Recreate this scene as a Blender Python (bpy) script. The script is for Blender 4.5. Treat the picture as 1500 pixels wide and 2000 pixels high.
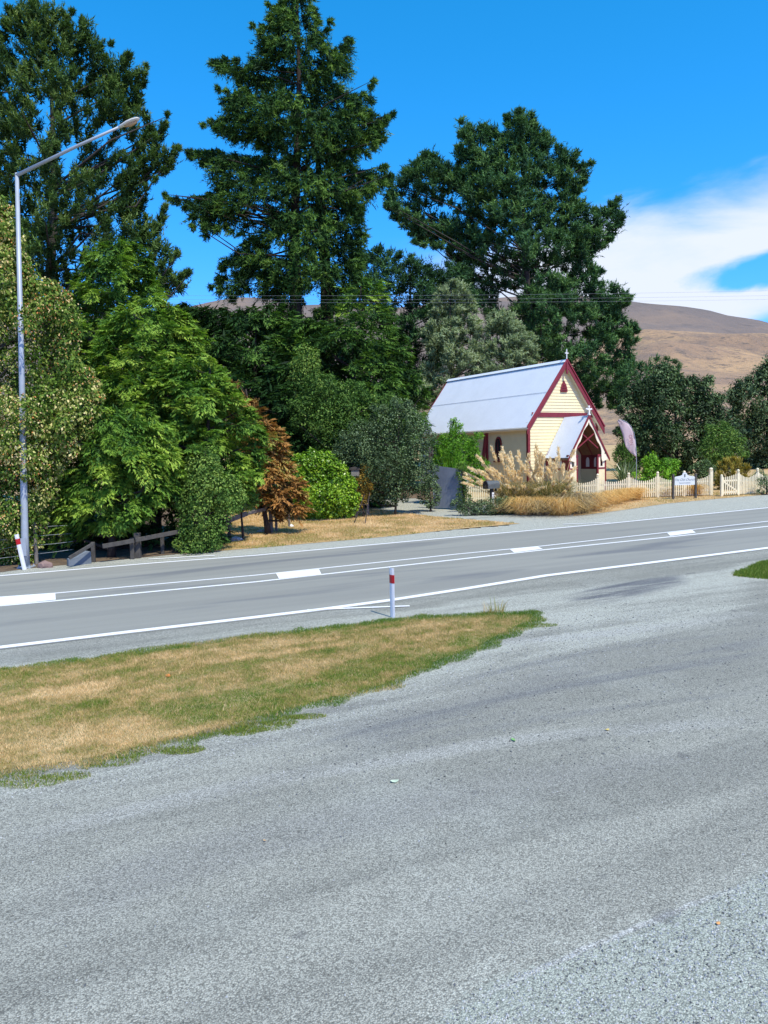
import bpy, math, random
import numpy as np
from mathutils import Vector, Matrix
R = math.radians
random.seed(7)
rng = np.random.default_rng(11)
for o in list(bpy.data.objects): bpy.data.objects.remove(o)
scn = bpy.context.scene
col = scn.collection

# ------------------------------------------------------------------ camera
F, YC, ROLL, H = 1500.0, 891.0, 1.3, 3.5          # focal length and horizon row for a 1500x2000 frame; eye height
SY, SX = 0.030, 0.008                              # the ground rises gently away from the eye and to the right
PITCH = math.atan((1000 - YC) / F)
cr, sr, cp, sp = math.cos(R(ROLL)), math.sin(R(ROLL)), math.cos(PITCH), math.sin(PITCH)
Rt = Vector((cr, -sr * sp, -sr * cp)); Up = Vector((sr, cr * sp, cr * cp)); Fw = Vector((0, cp, -sp))
cam_d = bpy.data.cameras.new('camera'); cam = bpy.data.objects.new('camera', cam_d); col.objects.link(cam)
m = Matrix.Identity(4)
for i in range(3): m[i][0], m[i][1], m[i][2] = Rt[i], Up[i], -Fw[i]
m.translation = Vector((0, 0, H)); cam.matrix_world = m
cam_d.sensor_fit = 'AUTO'; cam_d.sensor_width = 36; cam_d.lens = 36 * F / 2000; cam_d.clip_end = 9000; cam_d.clip_start = .1
scn.camera = cam
scn.render.resolution_x, scn.render.resolution_y = 768, 1024

# ------------------------------------------------------------------ light
SUN_B, SUN_E = 145.0, 54.0       # bearing clockwise from the view direction, elevation
w = bpy.data.worlds.new('World'); scn.world = w; w.use_nodes = True
nt = w.node_tree; nt.nodes.clear()
def N(nt, t, **k):
    n = nt.nodes.new(t)
    for a, b in k.items():
        if a == 'inp':
            for q, v in b.items(): n.inputs[q].default_value = v
        else: setattr(n, a, b)
    return n
sky = N(nt, 'ShaderNodeTexSky', sky_type='NISHITA', sun_disc=False, sun_elevation=R(SUN_E), sun_rotation=R(SUN_B), altitude=600, air_density=1.0, dust_density=0.25, ozone_density=3.0)
hs = N(nt, 'ShaderNodeHueSaturation', inp={'Saturation': 1.22, 'Value': 1.28})
gain = N(nt, 'ShaderNodeMixRGB', blend_type='MULTIPLY', inp={0: 1.0, 2: (.62, .93, 1.12, 1)})
tc = N(nt, 'ShaderNodeTexCoord')
sep = N(nt, 'ShaderNodeSeparateXYZ'); nt.links.new(tc.outputs['Generated'], sep.inputs[0])
def M(nt, op, a, b=None, c=None, clamp=False):
    n = nt.nodes.new('ShaderNodeMath'); n.operation = op; n.use_clamp = clamp
    for i, v in enumerate((a, b, c)):
        if v is None: continue
        if isinstance(v, (int, float)): n.inputs[i].default_value = v
        else: nt.links.new(v, n.inputs[i])
    return n.outputs[0]
def SS(nt, x, a, b):
    n = nt.nodes.new('ShaderNodeMapRange'); n.interpolation_type = 'SMOOTHSTEP'
    n.inputs[1].default_value, n.inputs[2].default_value = a, b
    nt.links.new(x, n.inputs[0]); return n.outputs[0]
# a bank of cloud low in the sky to the right (azimuth a, elevation e in radians)
az = M(nt, 'ARCTAN2', sep.outputs[0], sep.outputs[1]); el = M(nt, 'ARCSINE', sep.outputs[2])
cmb = N(nt, 'ShaderNodeCombineXYZ'); nt.links.new(az, cmb.inputs[0]); nt.links.new(M(nt, 'MULTIPLY', el, 2.6), cmb.inputs[1])
cn = N(nt, 'ShaderNodeTexNoise', inp={'Scale': 5.5, 'Detail': 7.0, 'Roughness': .56, 'Distortion': .35}); nt.links.new(cmb.outputs[0], cn.inputs['Vector'])
fn = M(nt, 'SUBTRACT', cn.outputs[0], .5)
top = M(nt, 'ADD', M(nt, 'MULTIPLY_ADD', az, .11, .262), M(nt, 'MULTIPLY', fn, .10))   # upper rim rises to the right
top = M(nt, 'MINIMUM', top, .62)
dtop = M(nt, 'SUBTRACT', top, el)
mt = SS(nt, dtop, -.004, .050)
gx = M(nt, 'SUBTRACT', az, .56); gy = M(nt, 'SUBTRACT', M(nt, 'SUBTRACT', el, .205), M(nt, 'MULTIPLY', gx, .05))
gd = M(nt, 'ADD', M(nt, 'POWER', M(nt, 'ABSOLUTE', M(nt, 'DIVIDE', gx, .19)), 2.0), M(nt, 'POWER', M(nt, 'ABSOLUTE', M(nt, 'DIVIDE', gy, .019)), 2.0))
gd = M(nt, 'ADD', gd, M(nt, 'MULTIPLY', fn, 3.2))
mg = SS(nt, gd, .55, 1.5)
lo = SS(nt, M(nt, 'ADD', M(nt, 'SUBTRACT', el, M(nt, 'MULTIPLY', M(nt, 'SUBTRACT', az, .464), .30)), M(nt, 'MULTIPLY', fn, .05)), .143, .166)
lft = SS(nt, az, -.02, .20)
mask = M(nt, 'MULTIPLY', M(nt, 'MULTIPLY', mt, mg), M(nt, 'MULTIPLY', lo, lft))
cn2 = N(nt, 'ShaderNodeTexNoise', inp={'Scale': 9.0, 'Detail': 5.0, 'Roughness': .6}); nt.links.new(cmb.outputs[0], cn2.inputs['Vector'])
mask = M(nt, 'MULTIPLY', mask, M(nt, 'MULTIPLY_ADD', cn2.outputs[0], .45, .76), clamp=True)
cm = N(nt, 'ShaderNodeMixRGB', inp={2: (7.6, 8.3, 9.8, 1)})
bg = N(nt, 'ShaderNodeBackground', inp={'Strength': .10}); wo = N(nt, 'ShaderNodeOutputWorld')
nt.links.new(sky.outputs[0], hs.inputs['Color']); nt.links.new(hs.outputs[0], gain.inputs[1])
sc_ = N(nt, 'ShaderNodeSeparateColor'); nt.links.new(gain.outputs[0], sc_.inputs[0]); cc_ = N(nt, 'ShaderNodeCombineColor')      # the deep, clean blue of high dry air
nt.links.new(M(nt, 'MULTIPLY', M(nt, 'POWER', sc_.outputs[0], 1.6), .87), cc_.inputs[0]); nt.links.new(M(nt, 'MULTIPLY', M(nt, 'POWER', sc_.outputs[1], .7), 2.12), cc_.inputs[1]); nt.links.new(M(nt, 'MULTIPLY', sc_.outputs[2], 1.75), cc_.inputs[2])
nt.links.new(cc_.outputs[0], cm.inputs[1])
nt.links.new(mask, cm.inputs[0]); nt.links.new(cm.outputs[0], bg.inputs[0]); nt.links.new(bg.outputs[0], wo.inputs[0])
sd = bpy.data.lights.new('sun', 'SUN'); sd.energy = 5.0; sd.angle = R(.5); sd.color = (1, .93, .79)
sun = bpy.data.objects.new('sun', sd); col.objects.link(sun); sun.location = (30, -10, 60)
sv = Vector((math.sin(R(SUN_B)) * math.cos(R(SUN_E)), math.cos(R(SUN_B)) * math.cos(R(SUN_E)), math.sin(R(SUN_E))))
sun.rotation_euler = sv.to_track_quat('Z', 'Y').to_euler()
scn.view_settings.view_transform = 'Standard'; scn.view_settings.look = 'None'
scn.view_settings.exposure = 0.16; scn.view_settings.gamma = 1
scn.render.engine = 'CYCLES'

# ------------------------------------------------------------------ helpers
def ray(u, v):
    x = (u - 750) / F; y = -(v - 1000) / F
    return Rt * x + Up * y + Fw
def at(u, v, D):
    "point seen at photo position (u, v), D metres ahead"
    d = ray(u, v); t = D / d.y
    return Vector((0, 0, H)) + d * t
def gp(u, v, off=0):
    "point of the ground plane seen at photo position (u, v)"
    d = ray(u, v); t = -H / (d.z - SY * d.y - SX * d.x)
    p = d * t; return Vector((p.x, p.y, p.z + H + off))
def gz(x, y): return SY * y + SX * x
def gnd(u, D):
    "ground point D metres ahead, at photo column u (taken near the horizon)"
    p = at(u, 930, D); return Vector((p.x, p.y, gz(p.x, p.y)))
def tag(o, label=None, cat=None, group=None, kind=None):
    if label: o['label'] = label
    if cat: o['category'] = cat
    if group: o['group'] = group
    if kind: o['kind'] = kind
    return o
def empty(name, loc, rz=0, label=None, cat=None, group=None):
    o = bpy.data.objects.new(name, None); col.objects.link(o); o.location = loc; o.rotation_euler = (0, 0, rz)
    o.empty_display_size = .2
    return tag(o, label, cat, group)
class MB:
    def __init__(s): s.v, s.f = [], []
    def add(s, vs, fs):
        b = len(s.v); s.v += [tuple(p) for p in vs]; s.f += [tuple(i + b for i in f) for f in fs]; return s
    def box(s, x0, x1, y0, y1, z0, z1, M_=None):
        vs = [Vector((x, y, z)) for z in (z0, z1) for x, y in ((x0, y0), (x1, y0), (x1, y1), (x0, y1))]
        if M_ is not None: vs = [M_ @ p for p in vs]
        return s.add(vs, [(3, 2, 1, 0), (4, 5, 6, 7), (0, 1, 5, 4), (1, 2, 6, 5), (2, 3, 7, 6), (3, 0, 4, 7)])
    def bar(s, a, b, wx, wz, up=(0, 0, 1)):
        a, b = Vector(a), Vector(b); d = b - a; L = d.length; d.normalize()
        u = Vector(up); x = d.cross(u)
        if x.length < 1e-4: x = d.cross(Vector((0, 1, 0)))
        x.normalize(); z = x.cross(d)
        vs = [a + d * t + x * sx * wx / 2 + z * sz * wz / 2 for t in (0, L) for sx, sz in ((-1, -1), (1, -1), (1, 1), (-1, 1))]
        return s.add(vs, [(0, 1, 2, 3), (7, 6, 5, 4), (0, 4, 5, 1), (1, 5, 6, 2), (2, 6, 7, 3), (3, 7, 4, 0)])
    def tube(s, pts, rad, n=8, cap=True):
        pts = [Vector(p) for p in pts]; b = []
        if isinstance(rad, (int, float)): rad = [rad] * len(pts)
        px = None; rings = []
        for i, p in enumerate(pts):
            d = (pts[min(i + 1, len(pts) - 1)] - pts[max(i - 1, 0)]).normalized()
            x = d.cross(Vector((0, 0, 1)) if abs(d.z) < .9 else Vector((0, 1, 0))).normalized()
            if px is not None and x.dot(px) < 0: x = -x
            px = x; y = d.cross(x)
            rings.append([p + (x * math.cos(2 * math.pi * k / n) + y * math.sin(2 * math.pi * k / n)) * rad[i] for k in range(n)])
        vs = [q for r_ in rings for q in r_]
        fs = [(i * n + k, i * n + (k + 1) % n, (i + 1) * n + (k + 1) % n, (i + 1) * n + k) for i in range(len(pts) - 1) for k in range(n)]
        if cap: fs += [tuple(range(n))[::-1], tuple((len(pts) - 1) * n + k for k in range(n))]
        return s.add(vs, fs)
    def prism(s, poly, a, b, plane='xz'):
        "extrude a 2D outline between a and b along the third axis"
        n = len(poly)
        def P(p, t):
            return {'xz': (p[0], t, p[1]), 'yz': (t, p[0], p[1]), 'xy': (p[0], p[1], t)}[plane]
        vs = [P(p, a) for p in poly] + [P(p, b) for p in poly]
        return s.add(vs, [tuple(range(n)), tuple(range(2 * n - 1, n - 1, -1))] + [(k, k + n, (k + 1) % n + n, (k + 1) % n) for k in range(n)])
    def lathe(s, c, prof, n=12):
        c = Vector(c)
        vs = [c + Vector((r_ * math.cos(2 * math.pi * k / n), r_ * math.sin(2 * math.pi * k / n), z)) for r_, z in prof for k in range(n)]
        fs = [(i * n + k, i * n + (k + 1) % n, (i + 1) * n + (k + 1) % n, (i + 1) * n + k) for i in range(len(prof) - 1) for k in range(n)]
        fs += [tuple(range(n))[::-1], tuple((len(prof) - 1) * n + k for k in range(n))]
        return s.add(vs, fs)
    def build(s, name, mat, parent=None, smooth=False, kind=None, bevel=0, loc=None):
        me = bpy.data.meshes.new(name); me.from_pydata(s.v, [], s.f)
        me.validate()
        o = bpy.data.objects.new(name, me); col.objects.link(o)
        if mat: me.materials.append(mat)
        if smooth: me.shade_smooth()
        if parent: o.parent = parent
        if loc is not None: o.location = loc
        if kind: o['kind'] = kind
        if bevel:
            b = o.modifiers.new('bevel', 'BEVEL'); b.width = bevel; b.segments = 1; b.limit_method = 'ANGLE'
        return o
def np_mesh(name, groups, mat, parent=None, kind=None, smooth=False, loc=None):
    "groups: list of (V (n,k,3), attr (n,)) -> one mesh of separate faces with a face attribute 'tone'"
    groups = [g for g in groups if len(g[0])]
    nv = sum(g[0].shape[0] * g[0].shape[1] for g in groups); nf = sum(g[0].shape[0] for g in groups)
    me = bpy.data.meshes.new(name); me.vertices.add(nv); me.loops.add(nv); me.polygons.add(nf)
    co = np.concatenate([g[0].reshape(-1, 3) for g in groups]).astype(np.float32)
    if loc is not None: co = co - np.array(loc, dtype=np.float32)
    me.vertices.foreach_set('co', co.ravel())
    me.loops.foreach_set('vertex_index', np.arange(nv, dtype=np.int32))
    tot = np.concatenate([np.full(g[0].shape[0], g[0].shape[1], dtype=np.int32) for g in groups])
    st = np.concatenate([[0], np.cumsum(tot)[:-1]]).astype(np.int32)
    me.polygons.foreach_set('loop_start', st)
    try: me.polygons.foreach_set('loop_total', tot)
    except Exception: pass
    me.update(calc_edges=True)
    at_ = me.attributes.new('tone', 'FLOAT', 'FACE')
    at_.data.foreach_set('value', np.concatenate([g[1] for g in groups]).astype(np.float32))
    o = bpy.data.objects.new(name, me); col.objects.link(o); me.materials.append(mat)
    if parent: o.parent = parent
    if loc is not None and not parent: o.location = loc
    if kind: o['kind'] = kind
    return o

# ------------------------------------------------------------------ materials
def newmat(name):
    m_ = bpy.data.materials.new(name); m_.use_nodes = True; nt = m_.node_tree; nt.nodes.clear()
    out = nt.nodes.new('ShaderNodeOutputMaterial'); b = nt.nodes.new('ShaderNodeBsdfPrincipled'); nt.links.new(b.outputs[0], out.inputs[0])
    return m_, nt, b, out
def ramp(nt, x, stops):
    r_ = nt.nodes.new('ShaderNodeValToRGB'); e = r_.color_ramp.elements
    while len(e) < len(stops): e.new(.5)
    for k, (p, c) in enumerate(stops): e[k].position = p; e[k].color = (*c, 1)
    if x is not None: nt.links.new(x, r_.inputs[0])
    return r_.outputs[0]
def noise(nt, scale, detail=4, rough=.55, vec=None, dist=0):
    n = N(nt, 'ShaderNodeTexNoise', inp={'Scale': scale, 'Detail': detail, 'Roughness': rough, 'Distortion': dist})
    if vec is not None: nt.links.new(vec, n.inputs['Vector'])
    return n.outputs[0]
def ocoord(nt, sc=(1, 1, 1), rot=0, typ='Object'):
    t = nt.nodes.new('ShaderNodeTexCoord'); mp = nt.nodes.new('ShaderNodeMapping')
    mp.inputs['Scale'].default_value = sc; mp.inputs['Rotation'].default_value = (0, 0, rot)
    nt.links.new(t.outputs[typ], mp.inputs[0]); return mp.outputs[0]
def mix(nt, f, a, b, typ='MIX'):
    n = nt.nodes.new('ShaderNodeMixRGB'); n.blend_type = typ
    for i, v in ((0, f), (1, a), (2, b)):
        if isinstance(v, (int, float)): n.inputs[i].default_value = v
        elif isinstance(v, tuple): n.inputs[i].default_value = (*v, 1) if len(v) == 3 else v
        else: nt.links.new(v, n.inputs[i])
    return n.outputs[0]
def paint(name, c, rough=.55, var=.18, scale=3, bump=0, metal=0, c2=None, spec=.4):
    m_, nt, b, out = newmat(name)
    vec = ocoord(nt); n = noise(nt, scale, 6, .65, vec); n2 = noise(nt, scale * 9, 3, .6, vec)
    d = tuple(x * (1 - var) for x in c) if c2 is None else c2
    cc = mix(nt, SS(nt, n, .35, .7), c, d)
    cc = mix(nt, M(nt, 'MULTIPLY', n2, .25), cc, tuple(x * .6 for x in c))
    nt.links.new(cc, b.inputs['Base Color']); b.inputs['Roughness'].default_value = rough
    b.inputs['Metallic'].default_value = metal; b.inputs['Specular IOR Level'].default_value = spec
    if bump:
        bp = N(nt, 'ShaderNodeBump', inp={'Strength': bump, 'Distance': .01}); nt.links.new(n2, bp.inputs['Height']); nt.links.new(bp.outputs[0], b.inputs['Normal'])
    return m_
def leafmat(name, stops, trans=.28, rough=.6, spec=.12, tcol=(1.15, 1.25, .55), big=.0):
    m_, nt, b, out = newmat(name)
    a = N(nt, 'ShaderNodeAttribute', attribute_name='tone')
    x = a.outputs['Fac']
    c = ramp(nt, x, stops)
    nt.links.new(c, b.inputs['Base Color']); b.inputs['Roughness'].default_value = rough; b.inputs['Specular IOR Level'].default_value = spec
    tr = N(nt, 'ShaderNodeBsdfTranslucent'); nt.links.new(mix(nt, 1.0, c, tcol, 'MULTIPLY'), tr.inputs[0])
    ms = N(nt, 'ShaderNodeMixShader', inp={0: trans}); nt.links.new(b.outputs[0], ms.inputs[1]); nt.links.new(tr.outputs[0], ms.inputs[2]); nt.links.new(ms.outputs[0], out.inputs[0])
    return m_
WOOD = paint('weathered_wood', (.20, .185, .165), .85, .4, 6, .4)
DARK_SHADE_WOOD = paint('dark_weathered_and_shade_wood', (.075, .07, .062), .85, .4, 6, .4)  # real dark posts, and painted tree shade on the left rail fence
BARK = paint('bark', (.040, .031, .025), .95, .45, 4, .9)
GREYBARK = paint('grey_bark', (.060, .052, .046), .95, .4, 4, .9)
CREAM = paint('cream_paint', (.80, .70, .41), .5, .07, 2.5)
PALECREAM = paint('pale_cream_paint', (.82, .74, .56), .5, .08, 2.5)
MAROON = paint('maroon_paint', (.20, .022, .028), .42, .25, 3, c2=(.15, .016, .02))
WHITEP = paint('white_paint', (.80, .80, .78), .5, .1, 5)
FENCEP = paint('fence_cream_paint', (.80, .71, .48), .6, .15, 5)
GALV = paint('galvanised_steel', (.36, .41, .46), .5, .14, 2.2, metal=.15)
ROOF = paint('pale_blue_roof_iron', (.80, .85, .90), .40, .06, 1.1, metal=.0, spec=.5)
IRONGREY = paint('grey_fence_iron', (.25, .285, .34), .5, .2, 2)
GLASS = paint('dark_glass', (.025, .028, .035), .12, .3, 2, spec=.8)
DAYLIGHTPANE = paint('daylight_pale_pane', (.75, .74, .66), .3, .1, 2)
RED = paint('red_reflector', (.45, .012, .02), .3, .1, 5)
POSTW = paint('white_plastic', (.74, .76, .78), .45, .12, 4)
WHITELINE = None
ARCS = [([(560, 1470), (800, 1400), (1100, 1345), (1500, 1285)], .10, (.15, .155, .155), .55), ([(600, 1500), (900, 1432), (1200, 1385), (1500, 1350)], .12, (.16, .165, .165), .45), ([(850, 1345), (1000, 1302), (1200, 1268), (1420, 1240)], .14, (.15, .155, .16), .6),
        ([(1120, 1176), (1200, 1158), (1310, 1136)], .13, (.09, .095, .105), .8), ([(1095, 1166), (1190, 1146), (1290, 1128)], .10, (.10, .105, .115), .7), ([(0, 1650), (300, 1570), (700, 1492), (1100, 1440), (1500, 1405)], .22, (.37, .37, .34), .5),
        ([(840, 2000), (1000, 1905), (1250, 1815), (1500, 1708)], .035, (.42, .42, .40), .75), ([(700, 1262), (980, 1262), (1200, 1228), (1500, 1190)], .3, (.38, .38, .35), .55), ([(0, 1800), (500, 1640), (1000, 1540), (1500, 1480)], .5, (.19, .19, .185), .35), ([(1380, 1796), (1440, 1790), (1560, 1786)], .018, (.05, .045, .035), .9)]
def ground_material(name, kind):
    m_, nt, b, out = newmat(name)
    v = ocoord(nt)
    if kind == 'chip':
        pale = N(nt, 'ShaderNodeAttribute', attribute_name='pale').outputs['Fac']; dark = N(nt, 'ShaderNodeAttribute', attribute_name='dark').outputs['Fac']
        grn = N(nt, 'ShaderNodeAttribute', attribute_name='loose').outputs['Fac']
        vs = ocoord(nt, (.16, 1.6, 1)); vs2 = ocoord(nt, (.05, .55, 1))
        st = noise(nt, 1.0, 6, .6, vs, .4); big = noise(nt, .5, 5, .6, v, .3); st2 = noise(nt, 1.0, 4, .6, vs2, .6)
        vo = N(nt, 'ShaderNodeTexVoronoi', inp={'Scale': 84.0, 'Randomness': 1.0}); nt.links.new(v, vo.inputs['Vector'])
        fine = noise(nt, 95, 3, .75, v); mid = noise(nt, 26, 4, .7, v)
        base = mix(nt, SS(nt, st, .36, .66), (.232, .232, .196), (.306, .305, .256))
        base = mix(nt, M(nt, 'MULTIPLY', SS(nt, big, .5, .72), .55), base, (.332, .338, .292))
        base = mix(nt, M(nt, 'MULTIPLY', SS(nt, st2, .56, .66), .22), base, (.20, .20, .186))
        pf = M(nt, 'ADD', pale, M(nt, 'MULTIPLY', M(nt, 'SUBTRACT', mid, .5), .7)); pf = M(nt, 'ADD', pf, M(nt, 'MULTIPLY', M(nt, 'SUBTRACT', st, .5), 1.3))
        base = mix(nt, SS(nt, pf, .3, .75), base, (.39, .395, .335))
        base = mix(nt, SS(nt, M(nt, 'ADD', grn, M(nt, 'MULTIPLY', M(nt, 'SUBTRACT', mid, .5), .8)), .35, .65), base, (.315, .335, .282))
        df = M(nt, 'MULTIPLY', dark, SS(nt, st, .42, .56)); base = mix(nt, M(nt, 'MULTIPLY', df, .62), base, (.10, .105, .118))
        sxy = N(nt, 'ShaderNodeSeparateXYZ'); nt.links.new(v, sxy.inputs[0])
        for pxs, wd_, col_, st_ in ARCS:
            w2 = np.array([gp(*q)[:2] for q in pxs]); c9, s9 = math.cos(-RD), math.sin(-RD); lx, ly = w2[:, 0] * c9 - w2[:, 1] * s9, w2[:, 0] * s9 + w2[:, 1] * c9
            k2, k1, k0 = np.polyfit(lx, ly, 2)
            fy = M(nt, 'ADD', M(nt, 'MULTIPLY', sxy.outputs[0], M(nt, 'MULTIPLY_ADD', sxy.outputs[0], float(k2), float(k1))), float(k0))
            dy = M(nt, 'ABSOLUTE', M(nt, 'SUBTRACT', M(nt, 'ADD', sxy.outputs[1], M(nt, 'MULTIPLY', M(nt, 'SUBTRACT', big, .5), .25)), fy))
            a_ = SS(nt, dy, wd_, wd_ * .3); a_ = M(nt, 'MULTIPLY', a_, M(nt, 'MULTIPLY', SS(nt, sxy.outputs[0], float(lx.min()) - .3, float(lx.min()) + 1.2), SS(nt, sxy.outputs[0], float(lx.max()) + .3, float(lx.max()) - 1.2)))
            a_ = M(nt, 'MULTIPLY', a_, M(nt, 'MULTIPLY', SS(nt, M(nt, 'ADD', M(nt, 'MULTIPLY', mid, .5), M(nt, 'MULTIPLY', st, .5)), .38, .58), st_)); base = mix(nt, a_, base, col_)
        spots = noise(nt, 2.6, 2, .5, v); base = mix(nt, M(nt, 'MULTIPLY', SS(nt, spots, .70, .76), .5), base, (.12, .12, .115))
        # the single chips: each with a tone of its own, dark bitumen between them
        sh = N(nt, 'ShaderNodeSeparateColor'); nt.links.new(vo.outputs['Color'], sh.inputs[0])
        chip = M(nt, 'MULTIPLY_ADD', sh.outputs[0], .72, .66)
        gap = SS(nt, vo.outputs['Distance'], .40, .78)
        chip = M(nt, 'MULTIPLY', chip, M(nt, 'SUBTRACT', 1.08, M(nt, 'MULTIPLY', gap, .5)))
        chip = M(nt, 'MULTIPLY', chip, M(nt, 'MULTIPLY_ADD', fine, .5, .76)); chip = M(nt, 'MULTIPLY', chip, M(nt, 'MULTIPLY_ADD', mid, .34, .84))
        cc = N(nt, 'ShaderNodeCombineXYZ'); [nt.links.new(chip, cc.inputs[i]) for i in range(3)]
        base = mix(nt, 1.0, base, cc.outputs[0], 'MULTIPLY')
        nt.links.new(base, b.inputs['Base Color']); b.inputs['Roughness'].default_value = .9; b.inputs['Specular IOR Level'].default_value = .25
        hgt = M(nt, 'SUBTRACT', M(nt, 'MULTIPLY', fine, .5), vo.outputs['Distance'])
        bp = N(nt, 'ShaderNodeBump', inp={'Strength': .75, 'Distance': .008}); nt.links.new(hgt, bp.inputs['Height']); nt.links.new(bp.outputs[0], b.inputs['Normal'])
    if kind == 'road':
        vs = ocoord(nt, (.06, 1.3, 1)); vs2 = ocoord(nt, (.13, .9, 1))
        st = noise(nt, 1.0, 6, .55, vs, .3); pt = noise(nt, 1.0, 3, .5, vs2, .2); fine = noise(nt, 70, 3, .8, v); mid = noise(nt, 9, 4, .7, v)
        base = mix(nt, SS(nt, st, .35, .68), (.246, .243, .206), (.308, .303, .252))
        base = mix(nt, M(nt, 'MULTIPLY', SS(nt, pt, .56, .68), .72), base, (.12, .125, .13))
        base = mix(nt, M(nt, 'MULTIPLY', mid, .22), base, (.36, .365, .35))
        base = mix(nt, M(nt, 'MULTIPLY', fine, .35), base, (.09, .095, .10))
        nt.links.new(base, b.inputs['Base Color']); b.inputs['Roughness'].default_value = .85; b.inputs['Specular IOR Level'].default_value = .3
        bp = N(nt, 'ShaderNodeBump', inp={'Strength': .4, 'Distance': .006}); nt.links.new(fine, bp.inputs['Height']); nt.links.new(bp.outputs[0], b.inputs['Normal'])
    if kind == 'line':
        n = noise(nt, 24, 5, .75, v); n2 = noise(nt, 2.2, 4, .6, v)
        base = mix(nt, SS(nt, n, .50, .72), (.84, .84, .82), (.48, .48, .46)); base = mix(nt, M(nt, 'MULTIPLY', n2, .25), base, (.6, .61, .62))
        nt.links.new(base, b.inputs['Base Color']); b.inputs['Roughness'].default_value = .6
    if kind == 'dirt':
        n = noise(nt, .9, 5, .6, v); n2 = noise(nt, 14, 5, .7, v)
        base = mix(nt, SS(nt, n, .35, .65), (.46, .30, .13), (.56, .40, .20)); base = mix(nt, M(nt, 'MULTIPLY', n2, .6), base, (.34, .24, .10))
        nt.links.new(base, b.inputs['Base Color']); b.inputs['Roughness'].default_value = .95
        bp = N(nt, 'ShaderNodeBump', inp={'Strength': .8, 'Distance': .03}); nt.links.new(n2, bp.inputs['Height']); nt.links.new(bp.outputs[0], b.inputs['Normal'])
    if kind == 'soil':
        n = noise(nt, 1.6, 5, .6, v); n2 = noise(nt, 30, 5, .7, v)
        base = mix(nt, SS(nt, n, .4, .6), (.24, .19, .075), (.42, .31, .16)); base = mix(nt, M(nt, 'MULTIPLY', n2, .6), base, (.17, .16, .05))
        nt.links.new(base, b.inputs['Base Color']); b.inputs['Roughness'].default_value = .95
    if kind == 'litter':
        n = noise(nt, 2.2, 6, .7, v); n2 = noise(nt, 22, 5, .75, v)
        base = mix(nt, SS(nt, n, .35, .65), (.085, .060, .038), (.16, .11, .065)); base = mix(nt, SS(nt, n2, .5, .75), base, (.22, .15, .08))
        nt.links.new(base, b.inputs['Base Color']); b.inputs['Roughness'].default_value = .95
        bp = N(nt, 'ShaderNodeBump', inp={'Strength': .9, 'Distance': .04}); nt.links.new(n2, bp.inputs['Height']); nt.links.new(bp.outputs[0], b.inputs['Normal'])
    if kind == 'hill':
        n = noise(nt, .014, 9, .62, v, .8); n2 = noise(nt, .06, 7, .75, ocoord(nt, (1, .35, 1))); n3 = noise(nt, .16, 5, .75, v); n4 = noise(nt, .5, 3, .7, v)
        base = mix(nt, SS(nt, n, .38, .64), (.47, .30, .15), (.29, .185, .11))
        base = mix(nt, M(nt, 'MULTIPLY', SS(nt, n2, .46, .66), .85), base, (.17, .125, .095)); base = mix(nt, M(nt, 'MULTIPLY', SS(nt, n3, .53, .64), .8), base, (.085, .072, .058))
        base = mix(nt, M(nt, 'MULTIPLY', n4, .35), base, (.16, .115, .075))
        nt.links.new(base, b.inputs['Base Color']); b.inputs['Roughness'].default_value = 1
        bp = N(nt, 'ShaderNodeBump', inp={'Strength': .8, 'Distance': 2.5}); nt.links.new(n3, bp.inputs['Height']); nt.links.new(bp.outputs[0], b.inputs['Normal'])
    if kind == 'mountain':
        n = noise(nt, .0035, 9, .62, v, .8); n2 = noise(nt, .02, 8, .7, v)
        base = mix(nt, SS(nt, n, .4, .64), (.150, .122, .105), (.21, .155, .115))
        base = mix(nt, M(nt, 'MULTIPLY', SS(nt, n2, .5, .75), .7), base, (.095, .082, .075))
        nt.links.new(base, b.inputs['Base Color']); b.inputs['Roughness'].default_value = 1
        bp = N(nt, 'ShaderNodeBump', inp={'Strength': .7, 'Distance': 12.0}); nt.links.new(n2, bp.inputs['Height']); nt.links.new(bp.outputs[0], b.inputs['Normal'])
    return m_

# ------------------------------------------------------------------ ground, road, hills
def poly_sdf(P, poly):
    "signed distance (inside positive) of points P (n,2) to a polygon"
    P = np.asarray(P, float); q = np.asarray(poly, float); d = np.full(len(P), 1e9); ins = np.zeros(len(P), bool)
    for i in range(len(q)):
        a, b = q[i], q[(i + 1) % len(q)]; ab = b - a
        t = np.clip(((P - a) @ ab) / max(ab @ ab, 1e-9), 0, 1); d = np.minimum(d, np.hypot(*(P - a - t[:, None] * ab).T))
        c = ((a[1] > P[:, 1]) != (b[1] > P[:, 1])); 
        with np.errstate(divide='ignore', invalid='ignore'):
            xi = (b[0] - a[0]) * (P[:, 1] - a[1]) / (b[1] - a[1] if b[1] != a[1] else 1e-9) + a[0]
        ins ^= c & (P[:, 0] < xi)
    return np.where(ins, d, -d)
def W2(pl): return [tuple(gp(*p)[:2]) for p in pl]
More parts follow.
